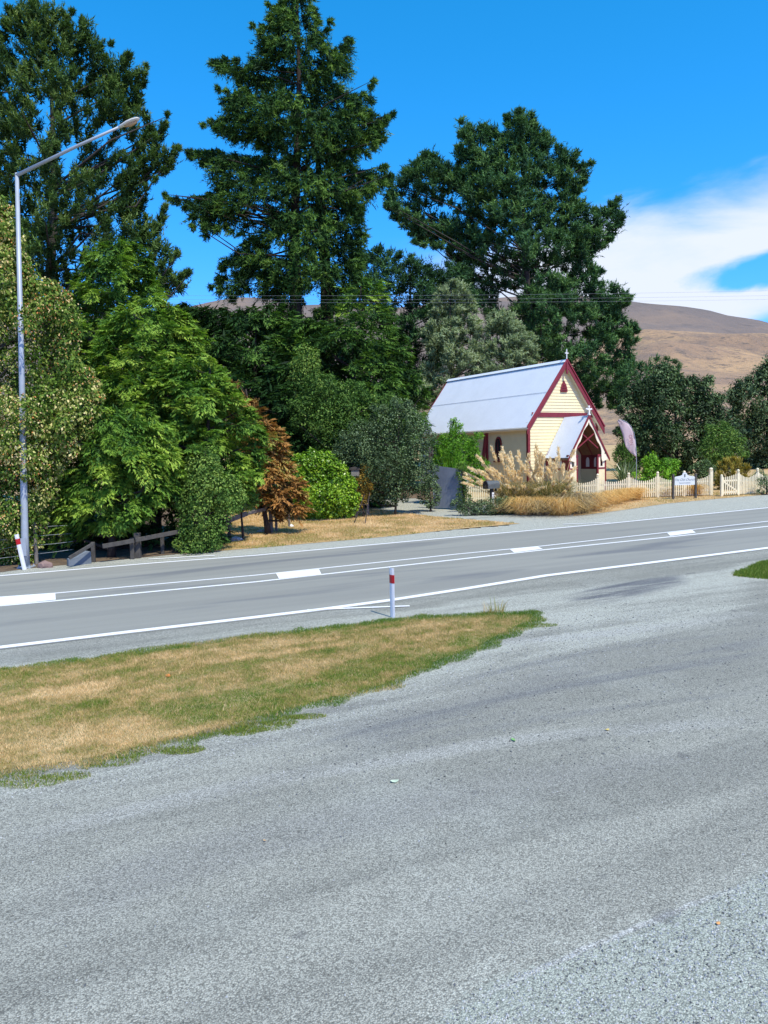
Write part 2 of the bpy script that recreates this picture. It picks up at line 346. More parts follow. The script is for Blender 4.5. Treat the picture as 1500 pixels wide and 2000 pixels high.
def sheet(name, poly, off, mat, rot=0, kind='structure', org=None, parent=None, wob=0):
    "flat polygon lying on the sloping ground"
    pts = [Vector((x, y)) for x, y in poly]
    org = Vector((pts[0].x, pts[0].y, gz(*pts[0]))) if org is None else org
    c, s = math.cos(-rot), math.sin(-rot)
    vs = []
    for p in pts:
        x, y = p.x - org.x, p.y - org.y
        vs.append((x * c - y * s, x * s + y * c, gz(p.x, p.y) + off - org.z))
    me = bpy.data.meshes.new(name); me.from_pydata(vs, [], [tuple(range(len(vs)))])
    if me.polygons[0].normal.z < 0: me.flip_normals()
    o = bpy.data.objects.new(name, me); col.objects.link(o); o.location = org; o.rotation_euler = (0, 0, rot); me.materials.append(mat)
    if kind: o['kind'] = kind
    if parent: o.parent = parent
    return o
RD = R(22.6)
rd = np.array([math.cos(RD), math.sin(RD)]); rn = np.array([-math.sin(RD), math.cos(RD)])
def ext(pts, a=40, b=45):
    p = [np.array(q) for q in pts]
    d0 = (p[1] - p[0]); d0 /= np.hypot(*d0); d1 = p[-1] - p[-2]; d1 /= np.hypot(*d1)
    d0 = (d0 + rd * 2); d0 /= np.hypot(*d0); d1 = d1 + rd * 2; d1 /= np.hypot(*d1)
    return [p[0] - d0 * a] + p + [p[-1] + d1 * b]
FE = W2([(0, 1125), (300, 1100), (500, 1085), (850, 1053), (1175, 1024), (1500, 992)])
CU = W2([(0, 1167), (110, 1159), (500, 1124), (900, 1082), (1049, 1068), (1500, 1018.5)])
CLn = W2([(0, 1184), (110, 1174), (500, 1137), (850, 1098), (1066, 1074), (1357, 1044), (1500, 1028.5)])
NE = W2([(0, 1265), (250, 1235), (500, 1206), (633, 1190), (760, 1173), (900, 1151.7), (1066.6, 1124.6), (1283, 1097.8), (1500, 1070.5)])
FEx, CUx, CLx, NEx = ext(FE), ext(CU), ext(CLn), ext(NE)

m_ground = ground_material('dry_ground', 'dirt')
xs = np.concatenate([np.linspace(-400, -60, 18), np.linspace(-50, 70, 61), np.linspace(80, 600, 22)])
ys = np.concatenate([np.linspace(-30, 90, 61), np.linspace(95, 420, 22)])
X, Y = np.meshgrid(xs, ys); Z = SY * Y + SX * X - .03
Z += np.clip((Y - 55) / 40, 0, 1) ** 2 * 1.0
Z += np.where(Y > 100, (Y - 100) * .02, 0)
V = np.stack([X, Y, Z], -1).reshape(-1, 3); nx, ny = len(xs), len(ys)
fs = [(j * nx + i, j * nx + i + 1, (j + 1) * nx + i + 1, (j + 1) * nx + i) for j in range(ny - 1) for i in range(nx - 1)]
me = bpy.data.meshes.new('ground'); me.from_pydata(V.tolist(), [], fs); o = bpy.data.objects.new('ground', me); col.objects.link(o)
me.materials.append(m_ground); me.shade_smooth(); tag(o, kind='structure')

# loose chip-seal yard and road shoulders: one fine grid, its wear carried in attributes
VERGE = W2([(-120, 1318), (0, 1303), (120, 1289), (200, 1279), (330, 1262), (500, 1238), (640, 1222), (765, 1208), (900, 1197), (1040, 1192), (1068, 1199), (1062, 1214), (1010, 1240), (960, 1268), (900, 1290), (830, 1318), (780, 1345), (690, 1368), (600, 1392), (500, 1418), (400, 1446), (300, 1470), (200, 1496), (100, 1513), (0, 1524), (-160, 1550)])
VERGE2 = W2([(1426, 1126), (1440, 1112), (1465, 1102), (1500, 1096), (1600, 1080), (1640, 1100), (1600, 1128), (1500, 1132)])
DRIVE = W2([(690, 976), (740, 979), (830, 985), (900, 1000), (960, 1008), (1060, 1010), (1150, 1007), (1220, 998), (1300, 985), (1400, 976), (1500, 967), (1500, 992), (1175, 1024), (850, 1053), (600, 1074), (430, 1088), (430, 1078), (600, 1064), (750, 1051), (900, 1036), (1015, 1023), (960, 1010), (850, 1002), (770, 993), (700, 989)])
xs = np.arange(-26, 40, .22); ys = np.arange(1.5, 44, .22)
X, Y = np.meshgrid(xs, ys); nx, ny = len(xs), len(ys)
P2 = np.stack([X.ravel(), Y.ravel()], -1)
dv = poly_sdf(P2, VERGE); dv2 = poly_sdf(P2, VERGE2); dd = poly_sdf(P2, DRIVE)
LOOSE = W2([(830, 2010), (950, 1920), (1100, 1872), (1300, 1795), (1500, 1700), (1700, 1600), (1900, 1800), (1700, 2200), (700, 2200)])
JUNC = W2([(700, 1205), (900, 1165), (1100, 1140), (1420, 1110), (1500, 1140), (1500, 1230), (1300, 1265), (1100, 1290), (900, 1340), (1060, 1220)])
TYRE = W2([(1110, 1168), (1200, 1140), (1320, 1124), (1330, 1138), (1250, 1160), (1160, 1180)])
TYRE2 = W2([(640, 1420), (900, 1370), (1100, 1300), (1400, 1240), (1500, 1225), (1500, 1300), (1250, 1330), (1000, 1400), (760, 1470)])
dl = poly_sdf(P2, LOOSE); dj = poly_sdf(P2, JUNC); dt = poly_sdf(P2, TYRE); dt2 = poly_sdf(P2, TYRE2)
sst = lambda x, a, b: (lambda t: t * t * (3 - 2 * t))(np.clip((x - a) / (b - a), 0, 1))
nn = (P2 - np.array(FE[2])) @ rn
pale = np.maximum.reduce([.5 * sst(dv, -1.4, -.1), .6 * sst(dv2, -.8, 0), .62 * sst(dj, -.6, .8), .8 * sst(dd, -.5, .1), .5 * np.exp(-((dl + .12) / .12) ** 2), .55 * sst(nn, .2, .6)])
pale = np.where(nn > .1, np.maximum(pale, .7), pale)
dark = np.maximum(1.3 * sst(dt, -.3, .2), .7 * sst(dt2, -.5, .5)); loose = sst(dl, -.25, .25)
m_chip = ground_material('chip_seal_gravel', 'chip')
c0, s0 = math.cos(-RD), math.sin(-RD)
V = np.stack([P2[:, 0] * c0 - P2[:, 1] * s0, P2[:, 0] * s0 + P2[:, 1] * c0, SY * P2[:, 1] + SX * P2[:, 0]], -1)
cen = P2.reshape(ny, nx, 2)
fs = []
EDGE = poly_sdf(P2, W2([(-400, 1138), (60, 1112), (300, 1090), (430, 1077)]) + [tuple(gp(1015, 1027)[:2]), tuple(gp(690, 994)[:2]), tuple(gp(680, 971)[:2]), tuple(gp(740, 971)[:2]), tuple(gp(1150, 1000)[:2]), tuple(gp(1500, 965)[:2]), (60, 55), (60, 0), (-60, -5)]).reshape(ny, nx)
for j in range(ny - 1):
    for i in range(nx - 1):
        if EDGE[j, i] > -.3: fs.append((j * nx + i, j * nx + i + 1, (j + 1) * nx + i + 1, (j + 1) * nx + i))
me = bpy.data.meshes.new('gravel_yard'); me.from_pydata(V.tolist(), [], fs)
for nm, arr in (('pale', pale), ('dark', dark), ('loose', loose)):
    a = me.attributes.new(nm, 'FLOAT', 'POINT'); a.data.foreach_set('value', arr.astype(np.float32))
o = bpy.data.objects.new('gravel_yard', me); col.objects.link(o); me.materials.append(m_chip); o.rotation_euler = (0, 0, RD); tag(o, kind='structure')

m_road = ground_material('asphalt', 'road'); m_line = ground_material('road_paint', 'line')
far = [np.array(p) + rn * .18 for p in FEx]; near = [np.array(p) - rn * .16 for p in NEx]
sheet('road', far + near[::-1], .005, m_road, rot=RD)
def strip(pts, wd, off, name='lane_marking', lo=None, hi=None):
    pts = [np.array(p) for p in pts]; L, Rr = [], []
    for i, p in enumerate(pts):
        d = pts[min(i + 1, len(pts) - 1)] - pts[max(i - 1, 0)]; d = d / np.hypot(*d); n = np.array([-d[1], d[0]])
        L.append(p + n * wd / 2); Rr.append(p - n * wd / 2)
    return sheet(name, L + Rr[::-1], off, m_line)
strip(FEx, .14, .010, 'edge_line'); strip(NEx, .20, .010, 'edge_line'); strip(CUx, .10, .010, 'centre_line'); strip(CLx, .12, .010, 'centre_line')
for blk in ([(-60, 1172), (108, 1159), (109, 1172.5), (-60, 1190)], [(539, 1121), (623, 1112.5), (628, 1123), (545, 1131.5)], [(996, 1074), (1049, 1068), (1060, 1073), (1004, 1080)], [(1303, 1041.5), (1352, 1036), (1359, 1041), (1309, 1047.5)]):
    sheet('centre_marking_block', W2(blk), .015, m_line)
strip(W2([(600, 1192.5), (680, 1189), (800, 1184.5)]), .10, .0145, 'old_edge_line')
strip(W2([(290, 1093), (420, 1085.5)]), .12, .0145, 'old_edge_line')
strip(W2([(1100, 1024.5), (1190, 1021)]), .10, .0145, 'old_edge_line')

m_soil = ground_material('verge_soil', 'soil')
def inset(poly, d):
    q = [np.array(p) for p in poly]; out = []; ar = sum(q[i][0] * q[(i + 1) % len(q)][1] - q[(i + 1) % len(q)][0] * q[i][1] for i in range(len(q))); sg = 1 if ar > 0 else -1
    for i in range(len(q)):
        t = q[(i + 1) % len(q)] - q[i - 1]; t = t / np.hypot(*t); out.append(q[i] + np.array([-t[1], t[0]]) * d * sg)
    return out
sheet('grass_verge', inset(VERGE, .28), .009, m_soil); sheet('grass_verge', inset(VERGE2, .25), .009, m_soil)
LIT = W2([(-500, 1146), (0, 1118), (60, 1110), (300, 1087), (372, 1080), (440, 1050), (520, 1030), (640, 1008), (690, 985), (720, 975), (840, 973), (880, 950)]) + [(-20, 48), (-60, 30)]
m_lit = ground_material('leaf_litter', 'litter'); sheet('leaf_litter', LIT, .006, m_lit)
ISL = W2([(360, 1082), (430, 1076), (520, 1069), (600, 1062), (750, 1049), (900, 1033), (1016, 1023), (960, 1018), (850, 1009), (770, 1000), (735, 995), (722, 994), (690, 992), (640, 988), (480, 985), (380, 1060)])
STR = W2([(1120, 1008), (1150, 1005), (1220, 996), (1300, 984), (1400, 974.5), (1500, 966), (1620, 953), (1700, 930), (1500, 950), (1390, 955), (1140, 965)])
sheet('dry_verge', ISL, .009, m_ground); sheet('dry_verge', STR, .009, m_ground)

def heightfield(name, prof, D0, D1, z0, mat, nseg=150, rows=34, amp=0, rel=.05, backdrop=1.25, seed=3, pw=1.5):
    "a hill whose skyline follows prof (photo columns and rows) at distance D1 and falls to z0 at D0"
    r_ = np.random.default_rng(seed); us = np.linspace(prof[0][0], prof[-1][0], nseg)
    tp = np.interp(us, [p[0] for p in prof], [p[1] for p in prof])
    ph = r_.uniform(0, 6.28, (6, 3)); rowsv = []
    ts = np.concatenate([np.linspace(0, 1, rows), [1.06, 1.15, 1.3]])
    for t in ts:
        D = D0 + (D1 - D0) * t
        for k, u in enumerate(us):
            top = at(u, tp[k], D1); x = at(u, 880, D1).x * (D / D1)
            if t <= 1: z = z0 + (top.z - z0) * (t ** pw)
            else: z = top.z - (t - 1) * (D1 - D0) * .5
            e = sum(math.sin(x * .9 / amp / (1.7 ** q) * 6.28 / 8 + ph[q, 0] + t * 3 * math.sin(ph[q, 1])) * math.cos(D / amp / (1.6 ** q) + ph[q, 2]) for q in range(-2, 3)) if amp else 0
            z += e * amp * rel * min(t * 3, 1) * (1 - .65 * (t > .9))
            rowsv.append((x, D, z))
    n = nseg; fs = [(j * n + i, j * n + i + 1, (j + 1) * n + i + 1, (j + 1) * n + i) for j in range(len(ts) - 1) for i in range(n - 1)]
    me = bpy.data.meshes.new(name); me.from_pydata(rowsv, [], fs); o = bpy.data.objects.new(name, me); col.objects.link(o); me.materials.append(mat); me.shade_smooth()
    return tag(o, kind='structure')
heightfield('mountain', [(-900, 560), (-500, 620), (-100, 600), (200, 615), (350, 605), (420, 594), (470, 588), (530, 592), (600, 606), (700, 600), (760, 606), (900, 590), (1100, 575), (1215, 584), (1260, 590), (1330, 597), (1380, 606), (1420, 618), (1480, 627), (1520, 637), (1700, 670), (2000, 640), (2600, 660)], 700, 2300, 15, ground_material('bare_mountain', 'mountain'), amp=240, nseg=220, rel=.08)
heightfield('hill', [(-700, 842), (-200, 830), (300, 815), (700, 790), (900, 760), (1100, 712), (1170, 688), (1215, 668), (1260, 650), (1300, 644), (1370, 648), (1440, 654), (1500, 657), (1620, 640), (1800, 660), (2300, 700)], 95, 520, 3.2, ground_material('dry_hillside', 'hill'), amp=40, nseg=240, rows=80, pw=.95, rel=.07)

# ------------------------------------------------------------------ foliage engine
def vnoise(P, sc, seed):
    r2 = np.random.default_rng(seed); g = r2.random((64, 64)); p = P * sc; i = np.floor(p).astype(int); f = p - i; f = f * f * (3 - 2 * f)
    a = g[i[:, 0] % 64, i[:, 1] % 64]; b_ = g[(i[:, 0] + 1) % 64, i[:, 1] % 64]; c = g[i[:, 0] % 64, (i[:, 1] + 1) % 64]; d = g[(i[:, 0] + 1) % 64, (i[:, 1] + 1) % 64]
    return (a * (1 - f[:, 0]) + b_ * f[:, 0]) * (1 - f[:, 1]) + (c * (1 - f[:, 0]) + d * f[:, 0]) * f[:, 1]
def unit(v): return v / np.maximum(np.linalg.norm(v, axis=-1, keepdims=True), 1e-9)
def rnd(n, r_): return unit(r_.normal(size=(n, 3)))
def cards3(P, D, L, Wd, r_):
    s = unit(np.cross(D, rnd(len(P), r_))) * (Wd / 2)[:, None]
    return np.stack([P - s, P + s, P + D * L[:, None]], 1)
def cards4(P, D, L, Wd, Nn):
    s = unit(np.cross(D, Nn)) * (Wd / 2)[:, None]; Lh = D * (L * .45)[:, None]
    return np.stack([P, P + Lh + s, P + D * L[:, None], P + Lh - s], 1)
def fill(poly, D, spacing, r_, rad, cap, holes=(), dens=1.0, layers=((1., -1.0, -.35), (.7, -.35, .35), (.4, .3, 1.0)), edge=.42, carve=(1.5, 1.1, .42)):
    "puff centres through the volume whose outline is poly at distance D. spacing, rad, cap in metres"
    q = np.array(poly, float); px = F / D; x0, y0 = q.min(0); x1, y1 = q.max(0)
    out = []
    for li, (frac, a, b) in enumerate(layers):
        n = int((x1 - x0) * (y1 - y0) / (spacing * px) ** 2 * 4.0 * dens * frac)
        C = r_.uniform((x0, y0), (x1, y1), (n, 2)); e = poly_sdf(C, q)
        rr = rad * r_.uniform(.65, 1.2, n)
        k = e > rr * px * edge
        k |= (e > rr * px * .10) & (r_.random(n) < .75)
        rr = np.where(e < rr * px * edge, np.maximum(e / px * 1.5, rad * .45), rr)
        for h in holes: k &= poly_sdf(C, h) < -rr * px * .55
        if li == 0 and carve:
            W_ = np.stack([C[:, 0] + C[:, 1] * .25, C[:, 1]], -1) / px; nv_ = vnoise(W_ / np.array([carve[0], carve[1]]) + 400, 1.0, int(D * 10) % 97)
            k &= (nv_ > carve[2]) | (e < rr * px * 1.1)
        C, e, rr = C[k], e[k], rr[k]
        keep = []; cell = {}; sp = spacing * px
        for i in range(len(C)):
            g = (int(C[i, 0] // sp), int(C[i, 1] // sp)); ok = True
            for gx_ in (-1, 0, 1):
                for gy_ in (-1, 0, 1):
                    for j in cell.get((g[0] + gx_, g[1] + gy_), ()):
                        if abs(C[j, 0] - C[i, 0]) < sp and abs(C[j, 1] - C[i, 1]) < sp and (C[j, 0] - C[i, 0]) ** 2 + (C[j, 1] - C[i, 1]) ** 2 < sp * sp * .8: ok = False
            if ok: cell.setdefault(g, []).append(i); keep.append(i)
        C, e, rr = C[keep], e[keep], rr[keep]
        th = np.minimum(e / px * 1.15, cap)
        dep = D + th * r_.uniform(a, b, len(C))
        for (u, v), d_, r1 in zip(C, dep, rr):
            p = at(u, v, d_); out.append((p.x, p.y, p.z, r1 * d_ / D, (.04, -.05, -.1)[li]))  # deeper layers toned darker, crown shade put into the colour
    return np.array(out)
def needles(pf, ax, r_, ns, nk, out=.7, up=.4, rand=.8, lf=1.1, nl=.2, nw=.04, fw=.8, droop=0., t0=.5, tv=.3, spread=.5):
    "bottle-brush sprigs growing out of every puff"
    n = len(pf) * ns; c = np.repeat(pf[:, :3], ns, 0); rr = np.repeat(pf[:, 3], ns); tone = np.repeat(t0 + pf[:, 4] + tv * (r_.random(len(pf)) - .5), ns)
    o = c - np.array([ax[0], ax[1], 0]); o[:, 2] = 0; o = unit(o)
    D = unit(o * out + np.array([0, 0, up]) + rnd(n, r_) * rand)
    B = c + rnd(n, r_) * (rr * r_.random(n) * spread)[:, None]; L = rr * r_.uniform(.6, 1.1, n) * lf
    t = np.tile(np.linspace(.08, 1, nk), n) + r_.uniform(-.04, .04, n * nk); Bk, Dk, Lk = np.repeat(B, nk, 0), np.repeat(D, nk, 0), np.repeat(L, nk)
    P = Bk + Dk * (Lk * t)[:, None]; P[:, 2] -= droop * t * t * Lk
    nd = unit(Dk * fw + rnd(n * nk, r_) * .9 + np.array([0, 0, -droop * .6]))
    sz = r_.uniform(.7, 1.25, n * nk)
    Nn = unit((P - np.repeat(c, nk, 0)) * .9 / np.repeat(rr, nk)[:, None] + np.array([0, 0, .5]) + rnd(n * nk, r_) * .65)
    s_ = unit(np.cross(nd, Nn)) * (nw * sz / 2)[:, None]
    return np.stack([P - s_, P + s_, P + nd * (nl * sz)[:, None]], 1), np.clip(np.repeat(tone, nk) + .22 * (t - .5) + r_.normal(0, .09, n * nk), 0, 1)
def fronds(pf, ax, r_, ns, nk, out=.8, up=-.1, rand=.6, lf=1.2, wf=.5, cl=.2, cw=.05, droop=.22, t0=.5, tv=.4, spread=.6):
    "flat fern-like sprays, drooping at the tip"
    n = len(pf) * ns; c = np.repeat(pf[:, :3], ns, 0); rr = np.repeat(pf[:, 3], ns); tone = np.repeat(t0 + pf[:, 4] + tv * (r_.random(len(pf)) - .5), ns) + r_.normal(0, .07, n)
    o = c - np.array([ax[0], ax[1], 0]); o[:, 2] = 0; o = unit(o)
    D = unit(o * out + np.array([0, 0, up]) + rnd(n, r_) * rand)
    S = unit(np.cross(D, np.array([0, 0, 1.]) + rnd(n, r_) * .35)); B = c + rnd(n, r_) * (rr * r_.random(n) * spread)[:, None]; L = rr * r_.uniform(.6, 1.1, n) * lf
    K = n * nk; t = r_.random(K) ** .8; sg = r_.choice([-1., 1.], K); u = r_.random(K)
    Bk, Dk, Sk, Lk = (np.repeat(x, nk, 0) for x in (B, D, S, L))
    off = sg * u * (1 - t * .85) * wf * Lk
    P = Bk + Dk * (Lk * t + np.abs(off) * .55)[:, None] + Sk * off[:, None]; P[:, 2] -= droop * ((t * Lk) ** 2 / np.maximum(Lk, .2) + np.abs(off) * .35)
    nd = unit(Dk * .8 + Sk * (sg * .75)[:, None] + np.array([0, 0, -.25 - droop * .5]) + rnd(K, r_) * .25)
    sz = r_.uniform(.7, 1.25, K); Nn = np.cross(Dk, Sk) + rnd(K, r_) * .45
    s_ = unit(np.cross(nd, Nn)) * (cw * .75 * sz)[:, None]
    return np.stack([P - s_, P + s_, P + nd * (cl * 1.15 * sz)[:, None]], 1), np.clip(np.repeat(tone, nk) + .42 * (np.maximum(t, u) - .6) + r_.normal(0, .06, K), 0, 1)
def leaves(pf, r_, nl_, L=.08, Wd=.04, t0=.5, tv=.4, upn=.4, outn=.9, rand=.7, shell=.55, hang=.4, flat=1.0):
    n = len(pf) * nl_; c = np.repeat(pf[:, :3], nl_, 0); rr = np.repeat(pf[:, 3], nl_); tone = np.repeat(t0 + pf[:, 4] + tv * (r_.random(len(pf)) - .5), nl_)
    u = rnd(n, r_); rad = r_.uniform(shell, 1.0, n) ** .7
    q = u * (rr * rad)[:, None]; q[:, 2] *= flat; P = c + q
    Nn = unit(u * outn + np.array([0, 0, upn]) + rnd(n, r_) * rand)
    D = unit(np.cross(Nn, rnd(n, r_)) + u * .3 + np.array([0, 0, -hang])); sz = r_.uniform(.6, 1.3, n)
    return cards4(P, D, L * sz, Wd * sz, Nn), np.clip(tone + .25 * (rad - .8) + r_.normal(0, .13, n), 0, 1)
def core(pf, r_, n=16, L=.75, Wd=.16, t0=.17, rad=.6):  # low tone paints the shade inside the crowns
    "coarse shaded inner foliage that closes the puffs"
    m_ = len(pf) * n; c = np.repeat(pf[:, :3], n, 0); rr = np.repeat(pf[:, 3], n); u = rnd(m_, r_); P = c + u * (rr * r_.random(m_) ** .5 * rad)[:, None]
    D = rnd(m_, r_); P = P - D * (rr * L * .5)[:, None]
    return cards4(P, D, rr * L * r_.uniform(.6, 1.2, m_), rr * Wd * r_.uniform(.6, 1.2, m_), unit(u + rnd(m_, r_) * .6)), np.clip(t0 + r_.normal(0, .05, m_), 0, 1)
def limbs(mb, pf, base, top, r_, nmax, r0, rise=.5, rl=.09, n=5, wig=.06):
    "trunk from base to top (photo-derived world points) with limbs reaching into the puffs"
    base, top = np.array(base), np.array(top); Ht = top[2] - base[2]
    pts = [base + (top - base) * t + np.array([math.sin(t * 7 + base[0]), math.cos(t * 5 + base[0]), 0]) * wig * Ht * .12 * t * (1 - t) * 4 for t in np.linspace(0, 1, 12)]
    mb.tube(pts, [max(r0 * (1 - t) ** .8, .03) * (1.35 if t == 0 else 1) for t in np.linspace(0, 1, 12)], 8)
    far_ = np.argsort(-np.hypot(pf[:, 0] - base[0], pf[:, 1] - base[1]) + r_.normal(0, .4, len(pf)))[:nmax // 3]; idx = list(far_) + list(r_.permutation(len(pf))[:nmax - len(far_)])
    for i in idx:
        c = pf[i, :3]; hd = math.hypot(c[0] - base[0], c[1] - base[1])
        zt = min(max(c[2] - hd * rise, base[2] + .06 * Ht), top[2] - .03 * Ht); t = (zt - base[2]) / Ht; a = base + (top - base) * t
        mid = (a + c) / 2 + np.array([0, 0, -.06 * hd]) + r_.normal(0, .085 * hd + .02, 3)
        rr = max(rl * (1 - t * .6) * min(1, .35 + hd / 5), .018)
        mb.tube([a, a * .55 + mid * .45, mid, c * .6 + mid * .4, c], [rr, rr * .85, rr * .65, rr * .45, rr * .18], n, cap=False)
def tree(name, label, cat, groups, mat, pf, base, top, r_, nmax=30, r0=.3, bark=None, group=None, cname='crown', cores=14, **kw):
    b = Vector((base[0], base[1], base[2])); root = empty(name, b, 0, label, cat, group)
    mb = MB(); limbs(mb, pf, base, top, r_, nmax, r0, **kw)
    mb.v = [(x - b.x, y - b.y, z - b.z) for x, y, z in mb.v]
    mb.build('trunk' if r0 > .07 else 'stem', bark or BARK, root, smooth=True)
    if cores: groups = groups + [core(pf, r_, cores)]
    np_mesh(cname, groups, mat, root, loc=b)
    return root

def chain(a, b, D, r0, r1, n, sag, r_, dd=0.):
    "puffs strung along one bough from a to its tip b (photo positions), sag in metres"
    out = []
    for t in np.linspace(.15, 1, n):
        p = at(a[0] + (b[0] - a[0]) * t, a[1] + (b[1] - a[1]) * t, D + dd * t); p.z -= sag * math.sin(math.pi * t) ; out.append((p.x + r_.normal(0, .06), p.y + r_.normal(0, .2), p.z + r_.normal(0, .06), r0 + (r1 - r0) * t, .05))
    return out
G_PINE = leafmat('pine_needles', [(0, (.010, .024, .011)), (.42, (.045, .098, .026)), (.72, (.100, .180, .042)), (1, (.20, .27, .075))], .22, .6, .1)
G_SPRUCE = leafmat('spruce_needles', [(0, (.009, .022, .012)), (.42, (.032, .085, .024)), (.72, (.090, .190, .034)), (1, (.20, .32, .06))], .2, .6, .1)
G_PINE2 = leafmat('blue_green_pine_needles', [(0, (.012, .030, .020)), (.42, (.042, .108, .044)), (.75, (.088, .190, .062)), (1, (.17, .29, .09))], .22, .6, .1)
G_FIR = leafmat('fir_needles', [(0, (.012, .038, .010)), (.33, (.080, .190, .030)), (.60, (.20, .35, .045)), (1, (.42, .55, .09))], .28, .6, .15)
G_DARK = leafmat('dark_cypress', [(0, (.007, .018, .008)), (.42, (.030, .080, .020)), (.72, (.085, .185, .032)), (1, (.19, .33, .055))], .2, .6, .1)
G_BROWN = leafmat('browned_needles', [(0, (.06, .045, .018)), (.2, (.20, .12, .036)), (.6, (.42, .20, .055)), (.85, (.42, .30, .09)), (1, (.30, .33, .07))], .25, .7, .2)
G_FLECK = leafmat('seeding_maple_leaves', [(0, (.022, .050, .014)), (.34, (.13, .23, .032)), (.5, (.24, .31, .06)), (.66, (.58, .54, .20)), (.86, (.82, .68, .36)), (1, (.60, .25, .08))], .28, .6, .12)
G_LAUREL = leafmat('laurel_leaves', [(0, (.03, .09, .012)), (.45, (.14, .29, .022)), (.8, (.28, .47, .030)), (1, (.46, .58, .07))], .3, .35, .5)
G_WILLOW = leafmat('pale_grey_green_leaves', [(0, (.05, .08, .04)), (.45, (.20, .27, .14)), (1, (.42, .50, .28))], .28, .65, .12)
G_GREY = leafmat('grey_green_leaves', [(0, (.016, .034, .017)), (.45, (.090, .145, .060)), (.8, (.18, .26, .115)), (1, (.34, .44, .25))], .22, .55, .16)
G_OLIVE = leafmat('dark_olive_leaves', [(0, (.014, .026, .014)), (.5, (.055, .100, .036)), (.85, (.125, .20, .075)), (1, (.26, .34, .15))], .22, .55, .16)
G_LIME = leafmat('bright_green_leaves', [(0, (.03, .09, .012)), (.5, (.13, .32, .024)), (1, (.33, .60, .045))], .3, .5, .2)
G_MID = leafmat('mid_green_leaves', [(0, (.02, .055, .012)), (.5, (.100, .200, .038)), (1, (.30, .42, .09))], .3, .6, .12)
G_GOLD = leafmat('golden_foliage', [(0, (.09, .08, .014)), (.5, (.30, .24, .03)), (1, (.54, .42, .09))], .25, .6, .3)
G_RUST = leafmat('rusty_gold_leaves', [(0, (.09, .07, .02)), (.5, (.36, .24, .03)), (1, (.62, .40, .07))], .25, .6, .3)
G_STRAW = leafmat('golden_tussock', [(0, (.32, .17, .04)), (.45, (.80, .53, .16)), (1, (.86, .64, .30))], .3, .6, .3, (1.1, 1.0, .7))
G_PAMPAS = leafmat('pampas_blades', [(0, (.05, .075, .02)), (.35, (.17, .18, .055)), (.65, (.50, .36, .14)), (1, (.86, .66, .34))], .25, .7, .12)
G_PLUME = leafmat('seed_plumes', [(0, (.68, .50, .24)), (.5, (.90, .72, .40)), (1, (.96, .87, .60))], .3, .8, .1, (1.05, 1, .85))
G_BLADE = leafmat('green_grass_blades', [(0, (.095, .19, .02)), (.28, (.20, .26, .035)), (.5, (.40, .31, .11)), (.75, (.70, .49, .24)), (1, (.86, .66, .38))], .3, .6, .25, (1.1, 1.05, .7))
G_FLAX = leafmat('sword_leaves', [(0, (.02, .05, .018)), (.6, (.10, .17, .06)), (1, (.36, .40, .22))], .15, .35, .5)

def TP(u, v, D): p = at(u, v, D); return (p.x, p.y, p.z)
def GB(u, D): p = gnd(u, D); return (p.x, p.y, p.z - .05)

# --- tall dark pine, far left
r_ = np.random.default_rng(101)
pA = [(-90, 40), (-20, 50), (2, 45), (8, 20), (22, 14), (32, 30), (36, 6), (62, 8), (70, 4), (82, 14), (92, 5), (104, 12), (112, 30), (122, 24), (132, 40), (138, 62), (148, 58), (156, 40), (176, 40), (178, 75), (196, 76), (206, 82), (204, 118), (214, 120), (222, 118), (228, 135), (240, 112), (250, 112), (256, 150), (268, 134), (285, 138), (284, 176), (278, 210), (290, 230), (296, 262), (308, 258), (322, 236), (327, 250), (318, 290), (330, 296), (344, 292), (345, 308), (335, 335), (305, 352), (280, 368), (268, 400), (282, 420), (290, 436), (318, 410), (324, 430), (318, 455), (322, 480), (345, 498), (340, 520), (330, 540), (350, 545), (362, 530), (370, 536), (366, 570), (352, 585), (320, 582), (290, 560), (260, 560), (240, 600), (150, 640), (0, 640), (-90, 640)]
hA = [[(82, 205), (98, 200), (100, 250), (94, 262), (84, 240)], [(118, 318), (142, 300), (144, 322), (122, 334)], [(200, 262), (232, 258), (228, 300), (205, 305)], [(190, 382), (225, 378), (224, 396), (194, 398)], [(60, 286), (74, 280), (74, 310), (62, 310)]]
pf = fill(pA, 38, .52, r_, .56, 4.2, hA, carve=(1.3, 2.4, .43), layers=((1., -1.0, -.35), (.8, -.35, .35), (.35, .3, 1.)))
ax = TP(105, 500, 38)
BG = [((230, 420), (345, 296), 8, .5), ((220, 380), (326, 238), 9, .5), ((230, 560), (369, 534), 8, .4), ((230, 500), (322, 412), 7, .4), ((200, 300), (284, 138), 8, .4), ((180, 260), (252, 112), 8, .3), ((150, 200), (208, 80), 7, .2), ((120, 120), (140, 30), 5, .1), ((230, 540), (345, 500), 7, .4)]
pf = np.concatenate([pf] + [np.array(chain(a, b, 38, .5, .18, n, sg, r_, r_.uniform(-2, .5))) for a, b, n, sg in BG])
g1 = needles(pf, ax, r_, 13, 16, out=.4, up=.95, rand=.55, lf=1.2, nl=.20, nw=.052, fw=.6, t0=.53, tv=.45)
tree('pine_tree', 'tall dark many-leadered pine at far left, rising behind the street lamp', 'tree', [g1], G_PINE, pf, GB(100, 38), TP(95, 40, 38), r_, 60, .42, GREYBARK, rise=.45, rl=.11, cores=24)
